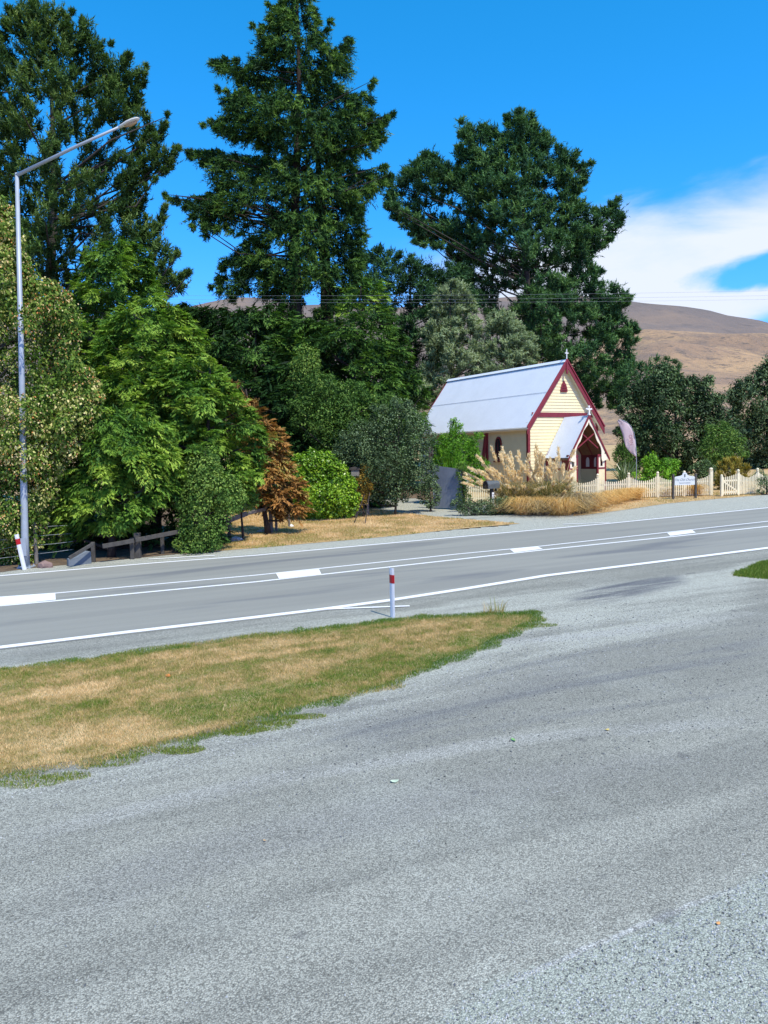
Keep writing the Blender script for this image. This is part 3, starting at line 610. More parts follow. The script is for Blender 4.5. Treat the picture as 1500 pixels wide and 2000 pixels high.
# --- big spruce
r_ = np.random.default_rng(202)
pB = [(578, -45), (567, -20), (550, 2), (530, 4), (546, 28), (516, 22), (540, 50), (492, 48), (530, 66), (506, 76), (520, 110), (412, 116), (430, 136), (462, 148), (476, 172), (452, 192), (426, 166), (436, 196), (450, 220), (398, 238), (430, 256), (460, 268), (452, 286), (480, 276), (520, 290), (530, 300), (490, 305), (440, 294), (372, 290), (370, 306), (404, 322), (416, 350), (430, 366), (400, 384), (328, 382), (340, 392), (370, 402), (378, 424), (386, 446), (400, 432), (404, 462), (424, 452), (440, 440), (462, 452), (490, 436), (498, 462), (470, 480), (446, 500), (428, 530), (426, 552), (412, 556), (430, 572), (460, 584), (490, 566), (500, 548), (506, 588), (530, 580), (548, 600), (570, 612), (610, 620), (640, 622), (668, 596), (690, 560), (704, 530), (700, 500), (712, 460), (694, 440), (706, 420), (698, 386), (742, 376), (758, 346), (752, 318), (726, 330), (700, 328), (680, 320), (668, 300), (692, 300), (736, 282), (742, 262), (750, 240), (764, 216), (752, 210), (738, 228), (722, 226), (724, 160), (712, 160), (708, 184), (680, 182), (668, 160), (676, 120), (682, 80), (666, 66), (658, 96), (644, 100), (630, 70), (655, 30), (648, 24), (622, 50), (612, 10), (600, -20), (588, -45)]
hB = [[(472, 432), (520, 424), (534, 440), (500, 462), (470, 470)], [(440, 534), (470, 520), (480, 530), (450, 545)], [(606, 560), (620, 556), (622, 600), (606, 600)], [(536, 470), (560, 466), (556, 500), (540, 506)], [(660, 430), (676, 424), (676, 446), (664, 448)]]
pf = fill(pB, 45, .52, r_, .56, 4.6, hB, carve=(2.6, 1.2, .46), layers=((1., -1.0, -.35), (.7, -.35, .35), (.3, .3, 1.)))
ax = TP(592, 300, 45)
BG = [((590, 150), (414, 118), 10, .5), ((590, 260), (400, 240), 9, .3), ((590, 320), (372, 298), 11, .0), ((590, 440), (330, 384), 13, .5), ((590, 480), (388, 440), 9, -.2), ((590, 560), (414, 556), 10, -.8), ((590, 200), (428, 168), 8, .4), ((580, 90), (494, 50), 6, .3), ((580, 60), (530, 6), 5, .2), ((600, 300), (764, 216), 11, .9), ((600, 380), (758, 345), 9, .5), ((600, 330), (744, 268), 8, .5), ((600, 240), (722, 162), 8, .6), ((590, 150), (680, 82), 7, .5), ((600, 450), (706, 420), 7, .2), ((590, 520), (440, 520), 8, -.6)]
pf = np.concatenate([pf] + [np.array(chain(a, b, 45, .55, .20, n, sg, r_, r_.uniform(-2.5, .5))) for a, b, n, sg in BG])
g1 = needles(pf, ax, r_, 12, 16, out=1.0, up=-.02, rand=.6, lf=1.4, nl=.2, nw=.055, fw=.7, droop=.22, t0=.50, tv=.5)
g2 = needles(pf, ax, r_, 5, 14, out=.35, up=-.75, rand=.4, lf=1.1, nl=.18, nw=.05, fw=.9, droop=.3, t0=.34, tv=.3)
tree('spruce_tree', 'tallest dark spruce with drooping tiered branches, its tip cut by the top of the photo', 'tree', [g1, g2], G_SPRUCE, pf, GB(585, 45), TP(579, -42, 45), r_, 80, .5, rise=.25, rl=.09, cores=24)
mb = MB(); b0 = Vector(GB(642, 45.6)); mb.tube([Vector(p) - b0 for p in (GB(642, 45.6), TP(640, 700, 45.6), TP(638, 560, 45.6), TP(628, 420, 45.6), TP(620, 300, 45.6))], [.5, .42, .36, .28, .12], 9)
r2 = empty('spruce_tree', b0, 0, 'second bare dark trunk just right of the tallest spruce, with a thin crown', 'tree'); mb.build('trunk', BARK, r2, smooth=True)
pf2 = fill([(628, 340), (680, 380), (700, 450), (700, 530), (670, 590), (650, 600), (600, 560), (600, 420)], 45.6, .7, r_, .7, 2.0)
np_mesh('crown', [needles(pf2, TP(640, 500, 45.6), r_, 9, 14, out=1., up=-.1, rand=.6, lf=1.3, nl=.2, nw=.05, droop=.3, t0=.42, tv=.4), core(pf2, r_, 12)], G_SPRUCE, r2, loc=b0)
# --- big pine behind the church
r_ = np.random.default_rng(303)
pC = [(988, 224), (1000, 226), (1014, 214), (1028, 224), (1040, 228), (1048, 250), (1052, 268), (1066, 256), (1083, 280), (1097, 288), (1107, 304), (1128, 298), (1123, 322), (1151, 320), (1150, 345), (1130, 373), (1121, 394), (1145, 401), (1163, 415), (1184, 404), (1203, 390), (1215, 422), (1212, 450), (1190, 478), (1156, 512), (1174, 533), (1156, 550), (1204, 560), (1230, 585), (1214, 619), (1243, 640), (1248, 661), (1227, 690), (1240, 715), (1220, 760), (1215, 800), (1160, 800), (1080, 760), (1000, 720), (960, 640), (925, 590), (905, 560), (892, 520), (870, 505), (884, 470), (850, 484), (812, 480), (796, 455), (769, 432), (754, 402), (761, 356), (785, 342), (809, 318), (830, 303), (856, 307), (880, 326), (892, 330), (896, 308), (891, 294), (899, 280), (896, 262), (903, 240), (924, 252), (938, 246), (962, 252), (972, 244), (978, 262), (992, 262)]
hC = [[(852, 406), (880, 396), (908, 394), (910, 420), (880, 428), (862, 422)], [(985, 590), (1000, 586), (1000, 600)], [(1095, 636), (1140, 640), (1140, 664), (1100, 668)]]
pf = fill(pC, 62, .72, r_, .79, 6.0, hC, carve=(2.4, 2.0, .42), layers=((1., -1.0, -.35), (.7, -.35, .35), (.35, .3, 1.)))
ax = TP(1030, 500, 62)
BG = [((1080, 520), (1204, 394), 8, .7), ((1080, 470), (1150, 322), 7, .5), ((1060, 640), (1244, 648), 9, .5), ((1060, 600), (1228, 584), 9, .7), ((1060, 560), (1174, 532), 7, .5), ((960, 470), (756, 400), 10, .6), ((960, 430), (790, 342), 9, .6), ((960, 400), (832, 304), 8, .5), ((960, 480), (812, 478), 8, .3), ((1020, 300), (1014, 218), 5, 0), ((940, 330), (904, 242), 5, 0)]
pf = np.concatenate([pf] + [np.array(chain(a, b, 62, .75, .35, n, sg, r_, r_.uniform(-3, .5))) for a, b, n, sg in BG])
g1 = needles(pf, ax, r_, 18, 16, out=.4, up=.8, rand=.75, lf=1.1, nl=.28, nw=.078, fw=.6, t0=.54, tv=.42)
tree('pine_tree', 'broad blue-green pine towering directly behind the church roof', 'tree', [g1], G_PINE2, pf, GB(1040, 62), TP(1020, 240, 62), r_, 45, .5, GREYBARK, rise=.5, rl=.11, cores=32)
mb = MB()
# --- darker limbs and lower trees between spruce and pine
def conifer(label, poly, D, base_u, top, mat, seed, fr=True, sp=.6, rad=.65, cap=2.2, ns=9, nk=18, t0=.5, tv=.4, cl=.17, cw=.04, name='conifer_tree', cat='tree', group=None, nl=18, r0=.22, cores=14, layers=((1., -1.0, -.35), (.7, -.35, .35), (.35, .3, 1.)), carve=(1.0, .85, .42), **kw):
    r_ = np.random.default_rng(seed); pf = fill(poly, D, sp, r_, rad, cap, layers=layers, carve=carve); bs = GB(base_u, D)
    g = fronds(pf, bs, r_, ns, nk, cl=cl, cw=cw, t0=t0, tv=tv, **kw) if fr else needles(pf, bs, r_, ns, nk, nl=cl, nw=cw, t0=t0, tv=tv, **kw)
    return tree(name, label, cat, [g], mat, pf, bs, TP(top[0], top[1], D), r_, nl, r0, group=group, cores=cores)
def rough(poly, D, r_, amp):
    q = [np.array(p, float) for p in poly]; out = []; px = F / D
    for i in range(len(q)):
        a, b = q[i], q[(i + 1) % len(q)]; L = np.hypot(*(b - a)); n = max(int(L / (px * .35)), 1); nn_ = np.array([b[1] - a[1], a[0] - b[0]]) / max(L, 1e-6)
        for k in range(n): out.append(tuple(a + (b - a) * k / n + nn_ * r_.normal(0, amp) * px))
    return out
def bush(label, poly, D, base_u, top, mat, seed, sp=.4, rad=.42, cap=1.2, n=90, L=.09, Wd=.045, t0=.5, tv=.35, name='bush', cat='bush', nl=12, r0=.05, group=None, layers=((1., -1.0, -.35), (.7, -.35, .35), (.35, .3, 1.)), holes=(), bs=None, amp=None, cores=14, **kw):
    r_ = np.random.default_rng(seed); poly = rough(poly, D, r_, min(.22, cap * .28) if amp is None else amp); pf = fill(poly, D, sp, r_, rad, cap, layers=layers, holes=holes); bs = GB(base_u, D) if bs is None else bs
    return tree(name, label, cat, [leaves(pf, r_, n, L, Wd, t0, tv, **kw)], mat, pf, bs, TP(top[0], top[1], D), r_, nl, r0, group=group, cname='foliage', cores=cores)
conifer('dark pine between the tallest spruce and the broad pine, low crown reaching left', [(690, 500), (720, 478), (760, 492), (790, 496), (830, 520), (870, 512), (905, 520), (925, 590), (900, 640), (860, 700), (830, 800), (780, 800), (740, 700), (760, 640), (720, 600), (680, 610), (650, 600), (690, 560)], 58, 800, (800, 520), G_PINE2, 31, fr=False, sp=.7, rad=.8, cap=2.5, ns=18, nk=16, cl=.24, cw=.065, cores=34, t0=.42, up=.5, out=.6, r0=.3)
conifer('dark spreading cypress left of and below the tallest spruce', [(350, 590), (400, 588), (440, 600), (500, 596), (560, 600), (610, 625), (640, 660), (640, 760), (600, 800), (620, 900), (540, 900), (430, 780), (360, 680)], 41, 500, (500, 620), G_DARK, 32, sp=.6, rad=.72, cap=2.6, ns=13, nk=26, cl=.17, cw=.038, t0=.42, tv=.55)
conifer('low green cypress in front of the two spruce trunks', [(540, 650), (590, 610), (640, 630), (700, 600), (740, 600), (770, 640), (790, 660), (800, 720), (830, 760), (825, 830), (760, 860), (620, 840), (560, 760)], 39, 690, (690, 620), G_DARK, 33, sp=.6, rad=.7, cap=2.4, ns=13, nk=26, cl=.16, cw=.036, t0=.55, tv=.5)
conifer('yellow-green feathery cypress with bare grey twigs, right of the second spruce trunk', [(680, 560), (720, 540), (756, 560), (750, 620), (700, 640), (650, 640)], 43, 700, (705, 560), G_FIR, 34, sp=.6, rad=.6, cap=1.6, ns=9, nk=16, t0=.45, r0=.12)
conifer('conifer toned very dark for the shade behind the round laurel', [(470, 780), (560, 700), (700, 760), (760, 800), (780, 860), (745, 992), (600, 1000), (520, 995)], 36.5, 640, (640, 800), G_DARK, 35, sp=.6, rad=.7, cap=2.0, ns=13, nk=24, cl=.17, cw=.04, t0=.3, tv=.25)  # fills a black shaded gap, the shade put into its foliage tone
bush('pale olive shrub rising out of the dark cypresses left of the church', [(560, 730), (575, 700), (600, 670), (620, 690), (625, 740), (650, 790), (600, 800), (565, 780)], 36, 600, (600, 690), G_MID, 36, sp=.45, rad=.45, cap=1.0, n=110, L=.12, Wd=.06, t0=.75, nl=16, name='shrub', cat='shrub')
bush('grey-green shrub with loose upright shoots above the hedge left of the church', [(575, 790), (600, 740), (640, 730), (670, 725), (700, 760), (740, 770), (790, 790), (820, 800), (830, 850), (760, 900), (690, 900), (620, 880), (580, 840)], 34.5, 700, (680, 750), G_MID, 37, sp=.45, rad=.5, cap=1.6, n=130, L=.12, Wd=.05, t0=.36, nl=20, name='shrub', cat='shrub')
bush('large rounded grey-green hedge bush at the end of the driveway', [(650, 900), (660, 860), (700, 830), (730, 800), (770, 790), (810, 800), (840, 830), (856, 880), (852, 930), (848, 964), (820, 970), (730, 968), (690, 962), (670, 940)], 32.6, 770, (780, 810), G_GREY, 38, sp=.38, rad=.42, cap=1.7, n=140, L=.085, Wd=.05, t0=.42, tv=.5, nl=20)
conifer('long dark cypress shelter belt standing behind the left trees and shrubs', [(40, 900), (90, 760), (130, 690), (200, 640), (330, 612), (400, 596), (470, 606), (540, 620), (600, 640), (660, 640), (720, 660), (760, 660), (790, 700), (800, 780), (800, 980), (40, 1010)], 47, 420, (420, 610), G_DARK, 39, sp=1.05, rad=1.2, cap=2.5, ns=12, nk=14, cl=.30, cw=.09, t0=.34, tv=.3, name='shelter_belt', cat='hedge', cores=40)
# pale willow-like trees behind the church roof
for k, (lb, pl, D, bu, tp) in enumerate([('pale grey-green willow behind the left end of the church roof, taller of the two', [(806, 800), (812, 760), (836, 700), (826, 650), (846, 610), (858, 566), (880, 548), (900, 556), (922, 590), (932, 620), (944, 670), (960, 720), (930, 800)], 54.3, 880, (880, 560)), ('shorter pale grey-green willow behind the middle of the church roof', [(940, 720), (950, 660), (956, 616), (976, 606), (1000, 612), (1016, 640), (1040, 660), (1048, 690), (1040, 740), (960, 760)], 54.0, 990, (990, 615))]):
    r_ = np.random.default_rng(60 + k); pf = fill(pl, D, .55, r_, .6, 1.5)
    g = needles(pf, TP(bu, 800, D), r_, 30, 12, out=.45, up=.75, rand=.5, lf=1.3, nl=.16, nw=.06, fw=.8, droop=.25, t0=.58, tv=.4)
    tree('willow_tree', lb, 'tree', [g], G_WILLOW, pf, GB(bu, D), TP(*tp, D), r_, 16, .14, GREYBARK, cores=30)
# --- left edge group close to the road
r_ = np.random.default_rng(404)
pK = [(-70, 380), (-20, 372), (10, 392), (30, 420), (46, 470), (60, 520), (70, 548), (100, 545), (125, 570), (146, 610), (154, 650), (140, 690), (160, 715), (186, 730), (196, 780), (180, 840), (165, 880), (130, 900), (110, 960), (95, 1000), (80, 1050), (60, 1098), (-70, 1108)]
pf = fill(pK, 22.5, .36, r_, .40, 1.3)
g1 = leaves(pf, r_, 150, .105, .06, t0=.36, tv=.30, shell=.4, hang=.7, rand=.9); clump = r_.random(len(pf)) < .7
g2 = leaves(pf[clump], r_, 72, .055, .04, t0=.80, tv=.3, shell=.75, hang=.9, rand=1.0)
tree('maple_tree', 'pale-flecked tree hung with cream and rust seed clusters, behind the street lamp', 'tree', [g1, g2], G_FLECK, pf, GB(-10, 22.6), TP(-20, 400, 22.5), r_, 30, .14, GREYBARK)
r_ = np.random.default_rng(405)
pf = fill([(90, 800), (140, 770), (190, 790), (215, 850), (250, 900), (255, 930), (215, 930), (170, 900), (120, 880)], 22.9, .36, r_, .34, .6)
conifer('bluish green cypress with feathery top in front of the left pine', [(120, 620), (135, 560), (170, 520), (180, 480), (215, 470), (262, 470), (285, 500), (300, 560), (325, 600), (330, 660), (300, 760), (180, 800), (130, 700)], 30, 220, (240, 480), G_FIR, 41, sp=.42, rad=.5, cap=1.8, ns=16, nk=28, cl=.105, cw=.028, t0=.36, tv=.4, lf=1.1)
conifer('bright green fir with layered sprays, behind the timber rail fence', [(180, 680), (240, 600), (300, 570), (345, 600), (385, 640), (390, 690), (430, 720), (436, 770), (420, 900), (300, 900), (180, 860)], 26.5, 300, (330, 590), G_FIR, 42, sp=.40, rad=.48, cap=1.8, ns=16, nk=28, cl=.105, cw=.028, t0=.52, tv=.5, lf=1.1, r0=.16)
conifer('full green fir sweeping down to the dry verge beside the browned conifer', [(280, 760), (340, 700), (410, 700), (450, 750), (490, 800), (512, 850), (508, 930), (470, 980), (430, 1000), (330, 980), (270, 900)], 25.2, 400, (410, 715), G_FIR, 43, sp=.38, rad=.45, cap=1.6, ns=16, nk=28, cl=.105, cw=.028, t0=.5, tv=.5, lf=1.1, r0=.14)
conifer('low fir with drooping sprays hanging over the timber rail fence', [(110, 960), (120, 880), (180, 800), (260, 790), (330, 830), (350, 920), (340, 960), (290, 1000), (250, 1030), (200, 1030), (130, 1060), (100, 1070)], 23.2, 210, (230, 810), G_FIR, 44, sp=.36, rad=.42, cap=1.1, ns=16, nk=28, cl=.105, cw=.028, t0=.46, tv=.55, lf=1.1, droop=.5, r0=.12)
conifer('shaded undergrowth fir at the foot of the left trees', [(60, 1080), (80, 1000), (180, 960), (300, 960), (420, 960), (440, 1060), (380, 1074), (280, 1074), (180, 1085)], 25.5, 300, (300, 980), G_DARK, 45, sp=.42, rad=.45, cap=.8, ns=10, nk=18, cl=.14, cw=.04, t0=.3, tv=.3)  # dark foliage tone stands in for the shade below the trees
bush('glossy small-leaved bush trailing to the ground at the end of the timber rail fence', [(340, 990), (362, 930), (380, 880), (400, 850), (420, 880), (436, 920), (470, 940), (480, 975), (452, 1010), (444, 1045), (430, 1078), (398, 1088), (366, 1084), (340, 1050)], 23.6, 395, (400, 880), G_MID, 46, sp=.28, rad=.30, cap=.6, n=110, L=.075, Wd=.045, t0=.62, tv=.5)
bush('yellow-green shrub under the full fir, above the broken rail fence', [(430, 950), (470, 930), (510, 950), (516, 985), (480, 1000), (440, 1005)], 26, 470, (470, 940), G_MID, 47, sp=.28, rad=.28, cap=.5, n=90, L=.07, Wd=.04, t0=.6, tv=.5, name='shrub', cat='shrub')
conifer('browned half-dead conifer between green fir and round laurel', [(440, 740), (470, 745), (500, 775), (530, 810), (545, 850), (562, 895), (570, 930), (595, 955), (592, 1000), (560, 1015), (530, 1010), (505, 985), (500, 900), (470, 840), (445, 800)], 27.5, 520, (480, 760), G_BROWN, 48, sp=.36, rad=.42, cap=.9, ns=11, nk=20, cl=.13, cw=.04, t0=.5, tv=.7, lf=1.2, r0=.1)
# round laurel
b = gp(625, 1020); bush('large round bright green laurel bush on the dry verge', [(560, 930), (575, 892), (605, 878), (645, 884), (675, 905), (692, 935), (697, 975), (685, 1005), (655, 1020), (615, 1024), (590, 1010), (572, 980)], b.y + 1.0, 628, (628, 890), G_LAUREL, 49, sp=.24, rad=.26, cap=1.3, n=85, L=.12, Wd=.06, t0=.6, tv=.35, shell=.7, upn=.7, hang=.2, amp=.07)
bush('rusty gold shrub behind the weathered post at the driveway', [(694, 930), (700, 908), (715, 905), (724, 920), (722, 950), (714, 985), (700, 990), (696, 960)], b.y + 1.3, 708, (710, 915), G_RUST, 50, sp=.2, rad=.2, cap=.35, n=60, L=.06, Wd=.035, t0=.6, tv=.5, name='shrub', cat='shrub')
# right hand group
conifer('low tufted pine right of the church apex, below the brown hill', [(1200, 760), (1215, 716), (1240, 704), (1262, 712), (1280, 700), (1310, 700), (1325, 712), (1330, 760), (1300, 800), (1220, 800)], 58, 1262, (1262, 706), G_PINE2, 51, fr=False, sp=.65, rad=.7, cap=2.2, ns=12, nk=14, cl=.22, cw=.055, t0=.55, up=.7, out=.3, name='pine_tree', r0=.2)
bush('large dark olive round-headed tree behind the flag and fence', [(1204, 830), (1212, 780), (1240, 745), (1275, 735), (1296, 706), (1320, 716), (1345, 735), (1380, 752), (1410, 770), (1425, 800), (1442, 830), (1445, 870), (1435, 905), (1390, 925), (1260, 925), (1206, 900)], 46.5, 1320, (1320, 730), G_OLIVE, 52, sp=.62, rad=.66, cap=3.0, n=150, L=.19, Wd=.075, t0=.5, tv=.5, name='round_headed_tree', cat='tree', nl=22, r0=.2, shell=.4, cores=70)
bush('soft grey-green tree at the right edge behind the picket fence', [(1420, 790), (1426, 750), (1450, 745), (1475, 725), (1492, 712), (1500, 680), (1540, 670), (1600, 700), (1620, 920), (1440, 925), (1430, 860)], 58, 1500, (1500, 700), G_GREY, 53, sp=.7, rad=.75, cap=3.0, n=120, L=.20, Wd=.09, t0=.42, tv=.4, name='round_headed_tree', cat='tree', nl=16, r0=.22, cores=70)
bush('loose mid green shrub against the round-headed tree, above the olive-gold bush', [(1362, 880), (1380, 850), (1400, 830), (1430, 830), (1450, 860), (1450, 910), (1380, 915)], 43, 1405, (1410, 840), G_MID, 54, sp=.4, rad=.4, cap=.9, n=80, L=.14, Wd=.05, t0=.5, tv=.4, name='shrub', cat='shrub')
bush('bright lime green shrub peeping over the picket fence beside the flag', [(1236, 925), (1250, 900), (1272, 893), (1300, 894), (1320, 905), (1326, 925), (1315, 940), (1240, 940)], 41, 1285, (1285, 898), G_LIME, 55, sp=.26, rad=.27, cap=.9, n=80, L=.10, Wd=.05, t0=.6, tv=.5, upn=.7)
bush('purplish grey low shrub behind the fence sign', [(1336, 930), (1350, 912), (1372, 905), (1392, 915), (1396, 940), (1340, 945)], 41, 1365, (1365, 910), G_OLIVE, 56, sp=.3, rad=.28, cap=.6, n=60, L=.08, Wd=.04, t0=.75, tv=.4, name='shrub', cat='shrub')
conifer('olive-gold broom bush behind the open gateway', [(1396, 945), (1398, 915), (1412, 900), (1440, 896), (1460, 908), (1466, 925), (1450, 950), (1400, 962)], 40, 1430, (1430, 900), G_GOLD, 57, fr=False, sp=.3, rad=.32, cap=.9, ns=16, nk=10, cl=.12, cw=.03, t0=.45, tv=.4, up=1.0, out=.3, rand=.4, name='bush', cat='bush', r0=.05)
bush('silvery low shrub behind the right-hand picket fence', [(1462, 925), (1480, 912), (1510, 915), (1540, 925), (1520, 945), (1465, 945)], 41.5, 1495, (1490, 916), G_WILLOW, 58, sp=.3, rad=.3, cap=.6, n=60, L=.08, Wd=.03, t0=.6, tv=.4, name='shrub', cat='shrub')
bush('small dusty shrub in front of the picket fence at the right edge', [(1474, 962), (1478, 942), (1495, 936), (1520, 940), (1524, 966)], 36.6, 1498, (1498, 940), G_OLIVE, 59, sp=.22, rad=.22, cap=.4, n=60, L=.05, Wd=.025, t0=.85, tv=.3, name='shrub', cat='shrub')
bush('bright green bamboo-like bush against the left end of the church', [(842, 900), (850, 850), (866, 836), (880, 816), (896, 832), (920, 850), (940, 872), (946, 905), (936, 935), (900, 940), (850, 915)], 36.8, 895, (890, 830), G_LIME, 61, sp=.32, rad=.34, cap=1.1, n=120, L=.13, Wd=.035, t0=.42, tv=.4, name='bush', cat='bush', hang=-.3)
bush('dark green bush behind the porch and flag', [(1196, 920), (1196, 870), (1206, 835), (1228, 830), (1240, 870), (1244, 925)], 44.5, 1218, (1215, 840), G_MID, 62, sp=.36, rad=.38, cap=.9, n=90, L=.12, Wd=.04, t0=.42, tv=.35)
# plants at the corrugated fence and below the fence line
bush('small rose bush in the gap beside the grey iron fence', [(822, 975), (820, 935), (832, 926), (848, 930), (856, 950), (852, 985), (830, 988)], 33.6, 840, (838, 930), G_GREY, 63, sp=.22, rad=.2, cap=.35, n=60, L=.07, Wd=.045, t0=.5, tv=.5)
bush('scrambling rose with a pale bloom climbing the end of the picket fence', [(885, 990), (892, 950), (895, 910), (905, 905), (915, 930), (918, 960), (925, 985), (910, 1000)], 33.9, 905, (903, 920), G_MID, 64, sp=.22, rad=.2, cap=.35, n=45, L=.06, Wd=.035, t0=.6, tv=.5, name='climbing_rose', cat='climber')
bush('low mixed green shrubs around the foot of the letterbox', [(868, 990), (885, 978), (920, 972), (950, 972), (975, 965), (1010, 975), (1015, 1000), (960, 1006), (900, 1002)], 31.6, 940, (940, 975), G_GREY, 65, sp=.2, rad=.2, cap=.45, n=70, L=.06, Wd=.035, t0=.5, tv=.6)

# ------------------------------------------------------------------ grasses
def blades(base, h, wd, lean, r_, seg=3, droop=.5, tone=None, tipw=.15):
    "curved tapering blades: base (n,3), h (n,), lean (n,3) horizontal bend"
    n = len(base); az_ = r_.uniform(0, 6.283, n); side = np.stack([np.cos(az_), np.sin(az_), np.zeros(n)], -1)
    V = []
    prev = None
    for k in range(seg + 1):
        t = k / seg; c = base + lean * (t ** 1.6)[..., None] if False else base + lean * (t ** 1.7)
        c = c.copy(); c[:, 2] += h * (t - droop * t ** 3)
        w_ = (wd * (1 - (1 - tipw) * t) / 2)[:, None]
        a, b_ = c - side * w_, c + side * w_
        if prev is not None: V.append(np.stack([prev[0], prev[1], b_, a], 1))
        prev = (a, b_)
    V = np.concatenate(V); T = np.tile(tone if tone is not None else r_.random(n), seg)
    return V, np.clip(T, 0, 1)
def scatter(poly, n, r_):
    q = np.array(poly); x0, y0 = q.min(0); x1, y1 = q.max(0); C = r_.uniform((x0, y0), (x1, y1), (n, 2)); d = poly_sdf(C, q); return C, d
def lawn(name, poly, n, r_, hmin, hmax, tonef, wd=.008, ragged=.075, off=.0):
    C, d = scatter(poly, n, r_); rag = (vnoise(C, 3.1, 5) - .55) * ragged * 3 + (vnoise(C, 12., 6) - .5) * ragged
    k = d + rag > r_.random(len(d)) ** 2 * .22; C, d = C[k], d[k]; t = tonef(C, d, r_); h = r_.uniform(hmin, hmax, len(C)) * (.75 + .5 * vnoise(C, 2.0, 9))
    B = np.stack([C[:, 0], C[:, 1], SY * C[:, 1] + SX * C[:, 0] + .004], -1)
    ln = r_.normal(0, .5, (len(C), 3)) * h[:, None]; ln[:, 2] = 0
    az_ = r_.uniform(0, 6.283, len(C)); s = np.stack([np.cos(az_), np.sin(az_), np.zeros(len(C))], -1) * wd / 2 * r_.uniform(.7, 1.5, len(C))[:, None]
    tip = B + ln; tip[:, 2] += h
    return np_mesh(name, [(np.stack([B - s, B + s, tip], 1), np.clip(t, 0, 1))], G_BLADE, kind='stuff')
def topdist(C, poly, k0, k1):
    q = np.array(poly)[k0:k1]; d = np.full(len(C), 1e9)
    for i in range(len(q) - 1):
        a, b_ = q[i], q[i + 1]; ab = b_ - a; t = np.clip(((C - a) @ ab) / (ab @ ab), 0, 1); d = np.minimum(d, np.hypot(*(C - a - t[:, None] * ab).T))
    return d
def toneV(C, d, r_):
    dt = topdist(C, VERGE, 0, 11); db = topdist(C, VERGE, 11, 26)
    u = (C - np.array(FE[0])) @ rd
    P = np.stack([(C @ rd) * .35, (C @ rn) * 1.2], -1)
    n = vnoise(P, 1.3, 21) * .6 + vnoise(P, 3.7, 22) * .4
    t = .52 + (n - .5) * .95 + (vnoise(C, 5.5, 27) - .5) * .35 + (vnoise(C, 17., 28) - .5) * .25
    t = t + .30 * sst(-(C[:, 0] + 2.0), 0, 3) * sst(db, .3, 1.0) * sst(2.2 - db, 0, 1.2)
    t = t - .36 * (1 - sst(dt, .1, .6)) - .34 * (1 - sst(db, .05, .4)) * (.3 + 1.1 * vnoise(P, 2., 25)) - .12 * sst(C[:, 0] - 1.0, 0, 2)
    return t + r_.normal(0, .13, len(C))
r_ = np.random.default_rng(900)
lawn('verge_grass', VERGE, 620000, r_, .014, .046, toneV, .007)
def toneW(C, d, r): return .30 + .5 * vnoise(C, .7, 41) + r.normal(0, .1, len(C))
cw_, dw_ = scatter(VERGE, 26000, r_); kk = (dw_ > .1) & (vnoise(cw_, 2.4, 44) * .6 + vnoise(cw_, 7., 45) * .4 > .62); cw_ = cw_[kk]; hw_ = r_.uniform(.04, .10, len(cw_))
B_ = np.stack([cw_[:, 0], cw_[:, 1], SY * cw_[:, 1] + SX * cw_[:, 0]], -1); s0_ = rnd(len(cw_), r_) * .005; s0_[:, 2] = 0; t0_ = B_ + r_.normal(0, .03, B_.shape); t0_[:, 2] = B_[:, 2] + hw_
np_mesh('verge_weeds', [(np.stack([B_ - s0_, B_ + s0_, t0_], 1), np.clip(toneW(cw_, dw_, r_), 0, 1))], G_BLADE, kind='stuff')
lawn('verge_grass', VERGE2, 60000, r_, .03, .08, lambda C, d, r: .12 + .5 * sst(d, .5, 1.2) + r.normal(0, .12, len(C)), .012)
# stray tufts creeping out over the gravel
tf = []
for u, v, s in [(350, 1465, .25), (515, 1420, .3), (545, 1412, .2), (250, 1475, .2), (210, 1488, .3), (130, 1517, .22), (60, 1528, .3), (470, 1432, .18), (600, 1400, .2), (1050, 1222, .3), (355, 1467, .2), (490, 1426, .2), (570, 1402, .15)]:
    p = gp(u, v); n = int(2600 * s); a = r_.uniform(0, 6.28, n); q = np.sqrt(r_.random(n)); C = np.stack([p.x + np.cos(a) * q * s * 1.2, p.y + np.sin(a) * q * s * .5], -1)
    tf.append(C)
C = np.concatenate(tf); h = r_.uniform(.012, .035, len(C)); B = np.stack([C[:, 0], C[:, 1], SY * C[:, 1] + SX * C[:, 0] + .001], -1); s = rnd(len(C), r_) * .005; s[:, 2] = 0
tip = B + rnd(len(C), r_) * .02; tip[:, 2] = B[:, 2] + h
np_mesh('creeping_grass', [(np.stack([B - s, B + s, tip], 1), np.clip(.22 + r_.normal(0, .12, len(C)), 0, 1))], G_BLADE, kind='stuff')
lawn('dry_grass', ISL, 170000, r_, .03, .08, lambda C, d, r: .68 + (vnoise(C, 1.6, 31) - .5) * .5 + r.normal(0, .12, len(C)) - .3 * (1 - sst(d, 0, .25)) * vnoise(C, .8, 3), .016, .1)
lawn('dry_grass', STR, 60000, r_, .03, .09, lambda C, d, r: .62 + (vnoise(C, 1.1, 32) - .5) * .4 + r.normal(0, .12, len(C)), .018, .1)
